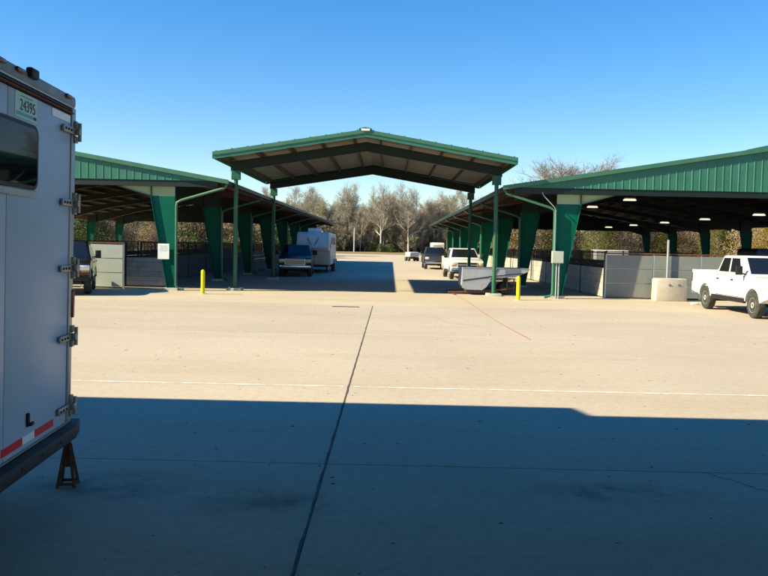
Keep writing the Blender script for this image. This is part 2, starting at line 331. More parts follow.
# ================================================================= GREEN BARNS
EZ, SL = 4.40, 0.165                      # eave height, roof slope
XE, XC, XR = 4.55, 6.60, 18.30            # eave, outer face of columns, ridge (right barn)
Y0, Y1 = 31.2, 91.0
FR = [31.38+8.5*k for k in range(8)]      # frame planes
def roof_z(x): return EZ+SL*(min(x, 2*XR-x)-XE)
def barn(right, label):
    X = (lambda x: x) if right else (lambda x: -2.1-x)
    root = thing('open_barn', label, 'barn', (X(XR), 0.5*(Y0+Y1), 0), group='green open barns along the alley')
    L = root.location
    def loc(mb):
        mb.v = [(p[0]-L.x, p[1]-L.y, p[2]-L.z) for p in mb.v]; return mb
    def part(mb, name, m, parent=root, **k): return loc(mb).build(name, m, parent, **k)
    for side in (0, 1):
        S = (lambda x: X(x)) if side == 0 else (lambda x: X(2*XR-x))
        m = MB(); m.prism([(S(XE-0.12), roof_z(XE)-0.02), (S(XR), roof_z(XR)), (S(XR), roof_z(XR)+0.05), (S(XE-0.12), roof_z(XE)+0.03)], Y0-0.12, Y1)
        part(m, 'roof_slope', green_sheet)
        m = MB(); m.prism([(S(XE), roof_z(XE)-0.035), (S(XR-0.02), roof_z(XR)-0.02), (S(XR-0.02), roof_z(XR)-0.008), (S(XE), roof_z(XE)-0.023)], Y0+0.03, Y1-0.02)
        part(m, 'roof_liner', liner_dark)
        k = 0
        while XE+0.1+1.45*k < XR-0.2:
            x = XE+0.1+1.45*k; z = roof_z(x)-0.04
            m = MB(); m.prism([(S(x), z-0.2), (S(x+0.03), z-0.2), (S(x+0.03), z-0.02), (S(x+0.08), z-0.015), (S(x+0.08), z), (S(x), z)], Y0+0.05, Y1-0.05)
            part(m, 'purlin', red_oxide); k += 1
        # gutter along the eave and rake trim on the gable
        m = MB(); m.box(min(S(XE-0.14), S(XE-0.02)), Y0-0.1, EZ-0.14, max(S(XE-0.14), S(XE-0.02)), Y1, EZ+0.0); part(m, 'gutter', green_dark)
        for yy in (Y0-0.10, ):
            m = MB(); m.prism([(S(XE-0.16), roof_z(XE)-0.12), (S(XR), roof_z(XR)-0.09), (S(XR), roof_z(XR)+0.075), (S(XE-0.16), roof_z(XE)+0.05)], yy-0.05, yy-0.021)
            part(m, 'rake_trim', green_trim)
        # gable sheets with standing ribs
        p = XE+0.55
        while p < XR-0.01:
            q = min(p+0.915, XR)
            m = MB(); m.prism([(S(p+0.002), EZ), (S(q-0.002), EZ), (S(q-0.002), roof_z(q)-0.03), (S(p+0.002), roof_z(p)-0.03)], Y0-0.03, Y0)
            r = p+0.06
            while r < q-0.03:
                m.add([(S(r-0.028), Y0-0.03, EZ), (S(r+0.028), Y0-0.03, EZ), (S(r+0.012), Y0-0.044, EZ), (S(r-0.012), Y0-0.044, EZ),
                       (S(r-0.028), Y0-0.03, roof_z(r)-0.06), (S(r+0.028), Y0-0.03, roof_z(r)-0.06), (S(r+0.012), Y0-0.044, roof_z(r)-0.06), (S(r-0.012), Y0-0.044, roof_z(r)-0.06)],
                      [(0, 1, 2, 3), (4, 5, 6, 7), (0, 1, 5, 4), (1, 2, 6, 5), (2, 3, 7, 6), (3, 0, 4, 7)])
                r += 0.305
            part(m, 'gable_sheet', green_sheet); p = q
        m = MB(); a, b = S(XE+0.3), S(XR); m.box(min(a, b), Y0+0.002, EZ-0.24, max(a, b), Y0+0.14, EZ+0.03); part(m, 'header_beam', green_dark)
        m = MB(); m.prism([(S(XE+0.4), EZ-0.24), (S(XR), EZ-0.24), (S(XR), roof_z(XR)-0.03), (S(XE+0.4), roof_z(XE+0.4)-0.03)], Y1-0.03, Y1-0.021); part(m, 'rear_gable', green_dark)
        # frames: tapered columns and rafters
        for n, y in enumerate(FR):
            lo_, hi_ = XC+0.26, XC+0.95; zt = 3.78
            m = MB()
            m.prism([(S(XC), 0.0), (S(lo_), 0.0), (S(hi_), zt), (S(XC), zt)], y-0.012, y+0.012)
            m.box(min(S(XC-0.016), S(XC)), y-0.11, 0, max(S(XC-0.016), S(XC)), y+0.11, zt)
            m.prism([(S(lo_), 0.0), (S(lo_+0.016), 0.0), (S(hi_+0.016), zt), (S(hi_), zt)], y-0.11, y+0.11)
            m.box(min(S(XC-0.05), S(lo_+0.06)), y-0.15, -0.005, max(S(XC-0.05), S(lo_+0.06)), y+0.15, 0.02)
            c = part(m, 'column', green_paint)
            f = MB(); f.box(min(S(XC-0.18), S(lo_+0.14)), y-0.26, -0.04, max(S(XC-0.18), S(lo_+0.14)), y+0.26, 0.10); part(f, 'footing', footing)
            top = lambda x: roof_z(x)-0.245
            pts_t = [(S(XC), top(XC)), (S(XR), top(XR))]; xm = XC+5.6
            pts_b = [(S(XR), top(XR)-0.42), (S(xm), top(xm)-0.36), (S(hi_), zt+0.001), (S(XC), zt+0.001)]
            m = MB(); m.prism(pts_t+pts_b, y-0.010, y+0.010)
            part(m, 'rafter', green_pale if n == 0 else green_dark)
            m = MB()
            for (xa, za), (xb, zb) in (((S(hi_+0.02), zt-0.004), (S(xm), top(xm)-0.364)), ((S(xm), top(xm)-0.364), (S(XR), top(XR)-0.424))):
                m.add([(xa, y-0.1, za), (xb, y-0.1, zb), (xb, y+0.1, zb), (xa, y+0.1, za), (xa, y-0.1, za-0.016), (xb, y-0.1, zb-0.016), (xb, y+0.1, zb-0.016), (xa, y+0.1, za-0.016)],
                      [(0, 1, 2, 3), (7, 6, 5, 4), (0, 4, 5, 1), (1, 5, 6, 2), (2, 6, 7, 3), (3, 7, 4, 0)])
            m.box(min(S(hi_-0.02), S(hi_+0.01)), y-0.1, zt+0.002, max(S(hi_-0.02), S(hi_+0.01)), y-0.012, top(hi_)-0.02)
            part(m, 'rafter_flange', green_dark)
            # outrigger under the overhang
            m = MB(); m.beam((S(XC), y, top(XC)-0.1), (S(XE+0.08), y, top(XE)-0.06), 0.08, 0.16); part(m, 'outrigger', red_oxide)
            # downspout from the gutter to the column and down
            if side == 0:
                yy = y-0.17
                m = MB(); m.tube([(S(XE-0.08), yy, EZ-0.1), (S(XE+0.02), yy, EZ-0.26), (S(XC-0.30), yy, 3.62), (S(XC-0.12), yy, 3.52), (S(XC-0.10), yy, 3.35), (S(XC-0.10), yy, 0.22), (S(XC-0.16), yy, 0.10), (S(XC-0.42), yy-0.02, 0.055)], 0.052, 8)
                part(m, 'downspout', green_trim, smooth=True)
    # raised ridge ventilator along the top
    m = MB(); a = 4.1; zb = roof_z(XR-a); zr = zb+0.235*a
    m.prism([(X(XR-a), zb+0.06), (X(XR), zr), (X(XR+a), zb+0.06), (X(XR+a), zb+0.13), (X(XR), zr+0.08), (X(XR-a), zb+0.13)], Y0+0.4, Y1-0.4)
    m.box(min(X(XR-2), X(XR-1.9)), Y0+0.6, roof_z(XR-2)+0.04, max(X(XR-2), X(XR-1.9)), Y1-0.6, zb+0.235*(a-2)); m.box(min(X(XR+2), X(XR+1.9)), Y0+0.6, roof_z(XR-2)+0.04, max(X(XR+2), X(XR+1.9)), Y1-0.6, zb+0.235*(a-2))
    part(m, 'ridge_ventilator', green_trim)
    return root, X
barnR, XRf = barn(True, 'long green open barn whose gable stands behind the white pickup')
barnL, XLf = barn(False, 'long green open barn whose gable stands behind the white horse trailer')

# ---- stall walls
def panel_wall(name, label, x0, x1, y, h, cols, rows, m_panel, group=None, posts=True):
    root = thing(name, label, 'stall wall', (0.5*(x0+x1), y, 0), 0, group)
    w = (x1-x0)/cols; hx = 0.5*(x0+x1)
    for i in range(cols):
        for j in range(rows):
            a = x0-hx+i*w+0.022; b = x0-hx+(i+1)*w-0.022; z0 = 0.05+j*(h-0.05)/rows+0.012; z1 = 0.05+(j+1)*(h-0.05)/rows-0.012
            MB().box(a, -0.02, z0, b, 0.02, z1).build('panel', m_panel, root, bevel=0.006, seg=1)
    for i in range(cols+1):
        x = x0-hx+i*w; MB().box(x-0.03, -0.012, 0, x+0.03, 0.05, h+0.03).build('post', galv, root)
    for j in range(1, rows):
        z = 0.05+j*(h-0.05)/rows; MB().box(x0-hx, 0.0, z-0.02, x1-hx, 0.045, z+0.02).build('rail', galv, root)
    MB().box(x0-hx-0.03, -0.035, h+0.031, x1-hx+0.03, 0.06, h+0.085).build('top_rail', rust, root)
    return root
panel_wall('stall_wall', 'grey sheet stall wall behind the pale concrete block', 8.85, 14.65, 32.1, 1.80, 3, 3, wall_grey)
panel_wall('stall_wall', 'white panelled stall wall behind the black pickup', -16.1, -10.95, 31.9, 1.80, 3, 3, wall_white)
# recessed dark gate beside the sign column
g = thing('stall_gate', 'dark boarded stall gate between white panels and the sign column', 'gate', (-10.36, 33.2, 0))
for k in range(6): MB().box(-0.9, -0.015, 0.06+k*0.2, 0.9, 0.015, 0.25+k*0.2).build('board', board_grey, g)
gb = MB()
for k in range(13): gb.tube([(-0.88+k*0.1467, 0, 1.25), (-0.88+k*0.1467, 0, 1.86)], 0.010, 5)
gb.build('grille', dark_steel, g)
for x in (-0.93, 0.93): MB().box(x-0.03, -0.03, 0, x+0.03, 0.03, 1.92).build('post', dark_steel, g)
MB().box(-0.96, -0.03, 1.921, 0.96, 0.03, 1.96).build('top_rail', rust, g)

def stall_front(label, x, y, ln, mat_b, group, side_board=True):
    root = thing('horse_stall', label, 'horse stall', (x, y, 0), 0, group)
    for k in range(4):
        MB().box(-0.02, 0.06, 0.05+k*0.3, 0.02, ln-0.06, 0.34+k*0.3).build('board', mat_b, root)
    b = MB(); n = int(ln/0.14)
    for k in range(n): b.tube([(0, 0.1+k*(ln-0.2)/(n-1), 1.24), (0, 0.1+k*(ln-0.2)/(n-1), 1.86)], 0.009, 4, cap=False)
    b.tube([(0, 0.05, 1.55), (0, ln-0.05, 1.55)], 0.012, 5)
    b.build('grille', dark_steel, root)
    MB().box(-0.035, -0.05, 0, 0.035, 0.05, 1.95).build('post', dark_steel, root)
    MB().box(-0.03, 0.052, 1.861, 0.03, ln-0.052, 1.91).build('top_rail', dark_steel, root)
    return root
def row(X, x, label, mb, group, y_from=32.3, n=14, ln=4.0):
    first = None
    for k in range(n):
        if first is None: first = stall_front(label, X(x), y_from, ln, mb, group)
        else:
            c = copy_tree(first); c.location = (X(x), y_from+k*(ln+0.01), 0)
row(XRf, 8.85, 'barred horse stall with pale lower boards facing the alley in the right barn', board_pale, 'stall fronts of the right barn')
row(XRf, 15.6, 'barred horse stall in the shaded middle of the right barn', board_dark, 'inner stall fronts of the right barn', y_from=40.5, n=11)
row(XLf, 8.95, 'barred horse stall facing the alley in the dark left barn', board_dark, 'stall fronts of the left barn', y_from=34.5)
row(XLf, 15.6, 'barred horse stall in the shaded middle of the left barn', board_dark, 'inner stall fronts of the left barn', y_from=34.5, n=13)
# pale pipe post behind the block
p = MB(); p.tube([(0, 0, 0), (0, 0, 2.45)], 0.045, 10); tag(p.build('pipe_post', galv, smooth=True), 'pale steel pipe post rising behind the concrete block', 'post').location = (11.32, 31.98, 0)
# concrete block with two lifting eyes
b = thing('concrete_block', 'pale concrete block with lifting eyes before grey stall wall', 'concrete block', (11.22, 31.4, 0))
MB().prism([(-0.62, 0), (0.62, 0), (0.60, 0.86), (0.56, 0.9), (-0.56, 0.9), (-0.60, 0.86)], -0.3, 0.3).build('block', block_conc, b, bevel=0.02)
for x in (-0.1, 0.28): MB().tube([(x+0.05*math.cos(t), -0.315-0.01*math.sin(t), 0.62+0.06*math.sin(t)) for t in [math.pi*i/6 for i in range(7)]], 0.012, 6).build('lifting_eye', rust, b)

# ---- lamps under the right barn
def lamp(label, x, y, z, group):
    root = thing('barn_light', label, 'light', (x, y, z), 0, group)
    m = MB(); m.prism([(-0.36, 0.03), (-0.33, 0.012), (0.33, 0.012), (0.36, 0.03), (0.34, 0.075), (0.26, 0.12), (-0.26, 0.12), (-0.34, 0.075)], -0.13, 0.13); m.build('diffuser', lamp_glow, root, bevel=0.02)
    MB().box(-0.32, -0.1, 0.121, 0.32, 0.1, 0.18).build('housing', galv, root)
    h = roof_z(XRf(x) if x > 0 else -2.1-x)-z-0.03
    m = MB(); m.tube([(-0.2, 0, 0.18), (-0.2, 0, h)], 0.006, 4); m.tube([(0.2, 0, 0.18), (0.2, 0, h)], 0.006, 4); m.build('hanger', dark_steel, root)
for k in range(4): lamp('glowing lamp in the row hung nearest the alley side of right barn', 13.8, 37.2+8.4*k, 4.85, 'lamps of the near row in the right barn')
for k in range(5): lamp('glowing lamp in the row hung beyond the ridge of right barn', 22.9, 49.0+8.4*k, 4.3, 'lamps of the far row in the right barn')

# ================================================================= CANOPY over the alley
CX, CL, CRt, CE, CA = -1.08, -6.99, 4.83, 5.47, 6.44
CY0, CY1 = 30.5, 43.4
def cz(x): return CA-(CA-CE)*abs(x-CX)/(CX-CL)
can = thing('gable_canopy', 'green gabled metal canopy on four posts over the alley mouth', 'canopy', (CX, 37.0, 0))
def cpart(m, name, mt, **k):
    m.v = [(p[0]-CX, p[1]-37.0, p[2]) for p in m.v]; return m.build(name, mt, can, **k)
for sgn, xe in ((-1, CL), (1, CRt)):
    m = MB(); m.prism([(xe, cz(xe)-0.03), (CX, CA-0.03), (CX, CA), (xe, cz(xe))], CY0, CY1); cpart(m, 'roof_slope', green_sheet)
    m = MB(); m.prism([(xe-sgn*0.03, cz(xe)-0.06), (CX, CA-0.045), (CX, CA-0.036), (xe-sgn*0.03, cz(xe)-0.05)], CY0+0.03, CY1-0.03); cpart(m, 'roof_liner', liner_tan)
    for k in range(5):
        x = xe-sgn*(0.30+1.27*k); z = cz(x)-0.055
        m = MB(); m.prism([(x, z-0.2), (x+0.035, z-0.2), (x+0.035, z-0.02), (x+0.09, z-0.02), (x+0.09, z), (x, z)], CY0+0.06, CY1-0.06); cpart(m, 'purlin', purlin_tan)
    # two-step front and rear rake trim
    for ya, yb in ((CY0-0.03, CY0), (CY1, CY1+0.03)):
        m = MB(); m.prism([(xe, cz(xe)-0.12), (CX, CA-0.12), (CX, CA+0.02), (xe, cz(xe)+0.02)], ya, yb); cpart(m, 'rake_trim', green_trim)
    for ya in (CY0+0.004, CY1-0.03):
        m = MB(); m.prism([(xe-sgn*0.01, cz(xe)-0.26), (CX, CA-0.26), (CX, CA-0.125), (xe-sgn*0.01, cz(xe)-0.125)], ya, ya+0.026); cpart(m, 'rake_trim', green_sheet)
    m = MB(); xa, xb = sorted((xe, xe+sgn*0.03)); m.box(xa, CY0, CE-0.24, xb, CY1, CE+0.02); cpart(m, 'eave_trim', green_trim)
    r = 0.3
    while r < abs(xe-CX)-0.05:       # rib ends showing along the front rake
        x = CX+sgn*r; m = MB(); m.box(x-0.03, CY0-0.02, cz(x)+0.021-0.03, x+0.03, CY1, cz(x)+0.045); cpart(m, 'roof_rib', green_sheet); r += 0.61
m = MB(); m.prism([(CX-0.25, CA-0.0), (CX, CA+0.05), (CX+0.25, CA-0.0), (CX+0.25, CA+0.05), (CX, CA+0.10), (CX-0.25, CA+0.05)], CY0-0.06, CY1+0.03); cpart(m, 'ridge_cap', green_trim)
m = MB(); m.box(CX-0.16, CY0-0.075, CA-0.04, CX+0.17, CY0-0.061, CA+0.035); cpart(m, 'ridge_closure', paper)
for y in (32.2, 42.6):
    for sgn, xp in ((-1, -6.42), (1, 4.28)):
        m = MB(); top = lambda x: cz(x)-0.262
        m.prism([(xp+sgn*0.22, top(xp+sgn*0.22)), (CX, top(CX)), (CX, top(CX)-0.36), (xp+sgn*0.22, top(xp+sgn*0.22)-0.36)], y-0.012, y+0.012)
        for dz in (0.0, -0.36):
            z0, z1 = top(xp+sgn*0.22)+dz, top(CX)+dz
            m.prism([(xp+sgn*0.22, z0-0.008), (CX, z1-0.008), (CX, z1+0.008), (xp+sgn*0.22, z0+0.008)], y-0.09, y+0.09)
        cpart(m, 'rafter', green_dark)
        m = MB(); m.tube([(xp, y, 0.1), (xp, y, 4.62)], 0.085, 14); cpart(m, 'post', green_post, smooth=True)
        m = MB(); m.box(xp-0.18, y-0.10, 4.55, xp+0.18, y+0.10, top(xp)-0.37); cpart(m, 'post_head', green_post, bevel=0.01, seg=1)
        m = MB(); m.box(xp-0.17, y-0.17, 0.10, xp+0.17, y+0.17, 0.125); cpart(m, 'base_plate', green_post)
        m = MB(); m.box(xp-0.30, y-0.30, -0.04, xp+0.30, y+0.30, 0.10); cpart(m, 'footing', footing, bevel=0.015)

# ---- things at the columns
def bollard(x, y, label):
    r = thing('bollard', label, 'bollard', (x, y, 0), 0, 'yellow bollards')
    m = MB(); m.lathe([(0.075, 0), (0.075, 0.84), (0.068, 0.88), (0.045, 0.91), (0.015, 0.925)], 16, 'Z'); m.build('pipe', yellow, r, smooth=True)
    m = MB(); m.lathe([(0.17, -0.02), (0.16, 0.012), (0.078, 0.02)], 16, 'Z'); m.build('collar', footing, r)
bollard(-7.1, 29.5, 'yellow bollard near the column with the white paper sign')
bollard(4.92, 29.9, 'yellow bollard beside the grey metal tub trailer')
sx = XLf(XC+0.42)
s = thing('paper_sign', 'white paper notice fixed to the green column', 'sign', (sx, 31.26, 1.25))
MB().box(-0.23, -0.004, 0, 0.23, 0.004, 0.62).build('sheet', paper, s)
rnd = random.Random(5)
for k in range(5):
    w = rnd.uniform(0.26, 0.36); m = MB(); x = -w/2
    while x < w/2:
        l = rnd.uniform(0.02, 0.06); m.box(x, -0.006, 0.52-k*0.05, x+l, -0.0041, 0.535-k*0.05); x += l+0.015
    m.build('print_line', ink_grey, s)
e = thing('electrical_box', 'light grey electrical box with conduits on the green column', 'electrical box', (6.62, 31.10, 0))
MB().box(-0.22, -0.11, 1.42, 0.24, 0.05, 1.90).build('cabinet', wall_white, e, bevel=0.012)
MB().box(-0.20, -0.118, 1.44, 0.22, -0.111, 1.88).build('door', wall_white, e, bevel=0.003, seg=1)
for x in (-0.02, 0.08): MB().tube([(x, -0.03, 0.0), (x, -0.03, 1.42)], 0.03, 10).build('conduit', galv, e, smooth=True)
MB().tube([(-0.12, -0.03, 1.9), (-0.12, -0.03, 3.5), (-0.16, -0.03, 3.62), (-0.62, 0.02, 4.1), (-0.66, 0.03, 4.22)], 0.018, 8).build('conduit', galv, e, smooth=True)

# ================================================================= VEHICLES
def arch(cx, cz_, r, z0, n=9):
    a0 = math.asin((z0-cz_)/r); return [(cx+r*math.cos(t), cz_+r*math.sin(t)) for t in [a0+(math.pi-2*a0)*i/n for i in range(n+1)]]
def patch(mb, q, u0, u1, v0, v1, off, thick=0.004):
    """thin plate on the quad q (bl, br, tr, tl) between fractions u, v, proud by off"""
    q = [Vector(p) for p in q]
    def at(u, v): return (q[0]*(1-u)+q[1]*u)*(1-v)+(q[3]*(1-u)+q[2]*u)*v
    n = (q[1]-q[0]).cross(q[3]-q[0]).normalized()
    c = [at(u0, v0), at(u1, v0), at(u1, v1), at(u0, v1)]
    vs_ = [p+n*(off-thick-0.01) for p in c]+[p+n*off for p in c]
    return mb.add(vs_, [(3,2,1,0),(4,5,6,7),(0,1,5,4),(1,2,6,5),(2,3,7,6),(3,0,4,7)])
WH = {}
def wheel_meshes(r):
    if r in WH: return WH[r]
    t = MB(); k = r/0.40
    t.lathe([(0.22*k, -0.12), (0.36*k, -0.125), (0.392*k, -0.10), (0.40*k, -0.05), (0.40*k, 0.05), (0.392*k, 0.10), (0.36*k, 0.125), (0.22*k, 0.12)], 28)
    tm = t.mesh('tyre', tyre_m, smooth=True)
    m = MB(); m.lathe([(0.05*k, -0.118), (0.06*k, -0.128), (0.085*k, -0.128), (0.10*k, -0.098), (0.19*k, -0.085), (0.215*k, -0.118), (0.228*k, -0.122), (0.228*k, 0.10), (0.10*k, 0.09)], 24)
    rm = m.mesh('rim', alloy, smooth=True)
    h = MB()
    for i in range(8):
        a = 2*math.pi*i/8; c = Vector((0.148*k*math.cos(a), -0.0945, 0.148*k*math.sin(a)))
        h.lathe([(0.026*k, -0.006), (0.026*k, 0.004)], 8, 'Y', c)
    hm = h.mesh('vent_hole', dark_steel)
    WH[r] = (tm, rm, hm); return WH[r]
def wheel(root, x, y, r, flip):
    tm, rm, hm = wheel_meshes(r)
    w = link('wheel', rm, root); w.location = (x, y, r)
    if flip: w.rotation_euler = (0, 0, math.pi)
    link('tyre', tm, w); link('vent_hole', hm, w)

def pickup(label, loc, rz, paint, wb=3.7, group='pickup trucks', grille='bar', crew=True, chrome_b=True, suv=False):
    root = thing('sport_utility' if suv else 'pickup_truck', label, 'car' if suv else 'pickup truck', loc, rz, None if suv else group)
    fa, ra = wb/2, -wb/2; xf = fa+0.93; xr = ra-(0.72 if suv else 1.22); W = 0.97; ww = 0.40
    xco = fa-0.38; cabl = 2.45 if crew else 1.75; xcb = xr if suv else xco-cabl
    # front clip and cab below the windows
    poly = [(xf-0.02, 0.62), (xf, 0.80), (xf-0.02, 1.02), (xf-0.12, 1.13), (xf-0.45, 1.20), (xco, 1.29), (xcb, 1.33), (xcb, 0.48)]
    ar = arch(fa, 0.42, 0.50, 0.48)[::-1]
    m = MB(); m.prism(poly+([] if not suv else arch(ra, 0.42, 0.50, 0.48)[::-1])+ar+[(fa+0.52, 0.52)], -W, W)
    # rear bed: two sides with arches, floor, front wall and tailgate
    ps = [(xcb-0.03, 0.50), (xcb-0.03, 1.36), (xr, 1.36), (xr, 0.60), (xr+0.3, 0.55)]+arch(ra, 0.42, 0.50, 0.52)[::-1]
    for s_ in (-1, 1) if not suv else ():
        a, b = sorted((s_*W, s_*(W-0.09))); m.prism(ps, a, b)
    if not suv: m.box(xr+0.05, -W+0.08, 0.80, xcb-0.035, W-0.08, 0.86); m.box(xcb-0.10, -W+0.08, 0.86, xcb-0.035, W-0.08, 1.35); m.box(xr-0.005, -W+0.085, 0.62, xr+0.05, W-0.085, 1.355)
    m.build('body', paint, root, bevel=0.035, seg=3)
    # greenhouse
    b0 = [(xcb+0.01, -W+0.03), (xco, -W+0.03), (xco, W-0.03), (xcb+0.01, W-0.03)]; t0 = [(xcb+0.14, -0.73), (xco-0.82, -0.73), (xco-0.82, 0.73), (xcb+0.14, 0.73)]
    zb, zt = 1.27, 1.90
    m = MB(); m.add([(x, y, zb) for x, y in b0]+[(x, y, zt) for x, y in t0], [(3,2,1,0),(4,5,6,7),(0,1,5,4),(1,2,6,5),(2,3,7,6),(3,0,4,7)])
    m.build('cab', paint, root, bevel=0.06, seg=3)
    V = lambda q, z: Vector((q[0], q[1], z))
    fq = [V(b0[1], zb), V(b0[2], zb), V(t0[2], zt), V(t0[1], zt)]
    rq = [V(b0[3], zb), V(b0[0], zb), V(t0[0], zt), V(t0[3], zt)]
    l_q = [V(b0[0], zb), V(b0[1], zb), V(t0[1], zt), V(t0[0], zt)]; r_q = [V(b0[2], zb), V(b0[3], zb), V(t0[3], zt), V(t0[2], zt)]
    patch(MB(), fq, 0.05, 0.95, 0.10, 0.90, 0.004).build('windshield', glass_dark, root, bevel=0.003, seg=1)
    patch(MB(), rq, 0.12, 0.88, 0.18, 0.85, 0.004).build('rear_window', glass_dark, root)
    for q, flip in ((l_q, False), (r_q, True)):
        for u0, u1 in ((0.07, 0.40), (0.45, 0.80)):
            a, b = (u0, u1) if not flip else (1-u1, 1-u0)
            patch(MB(), q, a, b, 0.14, 0.86, 0.004).build('side_window', glass_dark, root)
    # doors slightly proud of the body, handles
    for s_ in (-1, 1):
        dx = [xco-0.10, xco-1.22, xcb+0.14] if crew else [xco-0.10, xco-1.25]
        for a, b in zip(dx[:-1], dx[1:]):
            y0, y1 = sorted((s_*(W-0.01), s_*(W+0.008)))
            d = MB().box(b+0.012, y0, 0.60, a-0.012, y1, 1.25).build('door', paint, root, bevel=0.006, seg=1)
            y0, y1 = sorted((s_*(W-0.01), s_*(W+0.003))); MB().box(b-0.004, y0, 0.585, a+0.004, y1, 1.262).build('painted_door_gap', dark_steel, d)  # dark backing plate; its rim paints the shaded gap around the door
            ya, yb = sorted((s_*(W+0.0085), s_*(W+0.035)))
            MB().box(b+0.06, ya, 1.10, b+0.22, yb, 1.14).build('handle', dark_steel, d)
        ya, yb = sorted((s_*(W-0.03), s_*(W-0.10)))
        # mirror on a short arm
        mi = MB(); mi.beam((xco-0.20, s_*(W-0.02), 1.32), (xco-0.16, s_*(W+0.14), 1.36), 0.05, 0.05); c0, c1 = sorted((s_*(W+0.10), s_*(W+0.30)))
        mi.box(xco-0.22, c0, 1.30, xco-0.12, c1, 1.58); mi.build('mirror', dark_steel, root, bevel=0.015)
        ya, yb = sorted((s_*0.62, s_*0.95))
        hl = MB().box(xf-0.16, ya, 0.88, xf+0.004, yb, 1.06).build('headlight', lens, root, bevel=0.02)
        ya, yb = sorted((s_*0.66, s_*0.94)); MB().box(xf-0.14, ya, 0.82, xf+0.006, yb, 0.872).build('turn_signal', amber, root)
        ya, yb = sorted((s_*(W-0.15), s_*(W+0.004))); MB().box(xr-0.012, ya, 0.92, xr+0.09, yb, 1.26).build('tail_light', red_lens, root, bevel=0.01, seg=1)
        st = MB(); st.tube([(fa-0.55, s_*(W-0.02), 0.46), (ra+0.62, s_*(W-0.02), 0.46)], 0.045, 8); st.build('side_step', dark_steel, root, smooth=True)
        for ax in (fa, ra):
            lip = arch(ax, 0.42, 0.505, 0.50, 14); MB().tube([(x_, s_*(W+0.002), z_) for x_, z_ in lip], 0.022, 6).build('wheel_arch_trim', paint, root, smooth=True)
        ya, yb = sorted((s_*(W+0.009), s_*(W+0.020))); MB().box(ra+0.58, ya, 0.74, fa-0.58, yb, 0.79).build('side_moulding', paint, root, bevel=0.004, seg=1)
        ya, yb = sorted((s_*(W-0.02), s_*(W+0.006))); MB().box(ra+0.54, ya, 0.485, fa-0.54, yb, 0.575).build('rocker_panel', dark_steel, root)
        wheel(root, fa, s_*(W-0.13), ww, s_ > 0); wheel(root, ra, s_*(W-0.13), ww, s_ > 0)
    g_ = MB(); g_.box(xf-0.10, -0.60, 0.74, xf+0.012, 0.60, 1.06); gr = g_.build('grille', dark_steel, root, bevel=0.015)
    gf = MB()
    for z0, z1 in ((0.735, 0.765), (1.035, 1.065)): gf.box(xf+0.0, -0.61, z0, xf+0.022, 0.61, z1)
    gf.box(xf+0.0, -0.605, 0.766, xf+0.022, -0.575, 1.034); gf.box(xf+0.0, 0.575, 0.766, xf+0.022, 0.605, 1.034)
    if grille == 'cross': gf.box(xf+0.0, -0.025, 0.766, xf+0.024, 0.025, 1.034); gf.box(xf+0.0, -0.574, 0.89, xf+0.0225, -0.026, 0.925); gf.box(xf+0.0, 0.026, 0.89, xf+0.0225, 0.574, 0.925)
    elif grille == 'bar': gf.box(xf+0.0, -0.574, 0.88, xf+0.024, 0.574, 0.93)
    else:
        for z in (0.82, 0.90, 0.97): gf.box(xf+0.0, -0.574, z-0.012, xf+0.022, 0.574, z+0.012)
    gf.build('grille_bar', paint if grille == 'cross' else chrome, gr)
    bm_ = chrome if chrome_b else dark_steel
    fb = MB(); fb.prism([(xf-0.14, -0.96), (xf+0.02, -0.93), (xf+0.10, -0.6), (xf+0.10, 0.6), (xf+0.02, 0.93), (xf-0.14, 0.96)], 0.50, 0.715, 'Z'); fb.build('front_bumper', bm_, root, bevel=0.03)
    MB().box(xf-0.02, -0.7, 0.40, xf+0.05, 0.7, 0.495).build('air_dam', dark_steel, root, bevel=0.01)
    MB().box(xr-0.16, -0.93, 0.50, xr-0.02, 0.93, 0.70).build('rear_bumper', bm_, root, bevel=0.03)
    ch = MB(); ch.box(xr+0.1, -0.55, 0.42, xf-0.15, 0.55, 0.60); ch.box(fa-0.6, -0.62, 0.6, xf-0.2, 0.62, 1.0)
    for a in (fa, ra): ch.tube([(a, -0.75, 0.40), (a, 0.75, 0.40)], 0.06, 8)
    ch.box(ra-0.55, -0.66, 0.60, ra+0.55, 0.66, 0.795)
    ch.build('chassis', dark_steel, root)
    return root
# heading: local +x; rz turns it
pickup('white pickup with silver wheels parked before the grey stall wall', (12.02, 25.62, 0), R(-90), paint_white, 3.6, grille='bar', crew=True)
pickup('black sport utility vehicle parked before the white panelled stall wall', (-12.22, 29.3, 0), R(-72), paint_black, 2.7, grille='lines', chrome_b=False, suv=True)
pickup('dark blue pickup hitched to the far white horse trailer in the shade', (-5.85, 48.9, 0), R(-86), paint_blue, 3.7, grille='lines')
pickup('white pickup with a cross shaped grille parked along the right barn', (4.52, 49.6, 0), R(-88), paint_white, 3.7, grille='cross')
pickup('dark navy pickup parked behind the white pickup with the cross grille', (3.85, 69.2, 0), R(-89), paint_navy, 3.6, grille='lines', chrome_b=True)

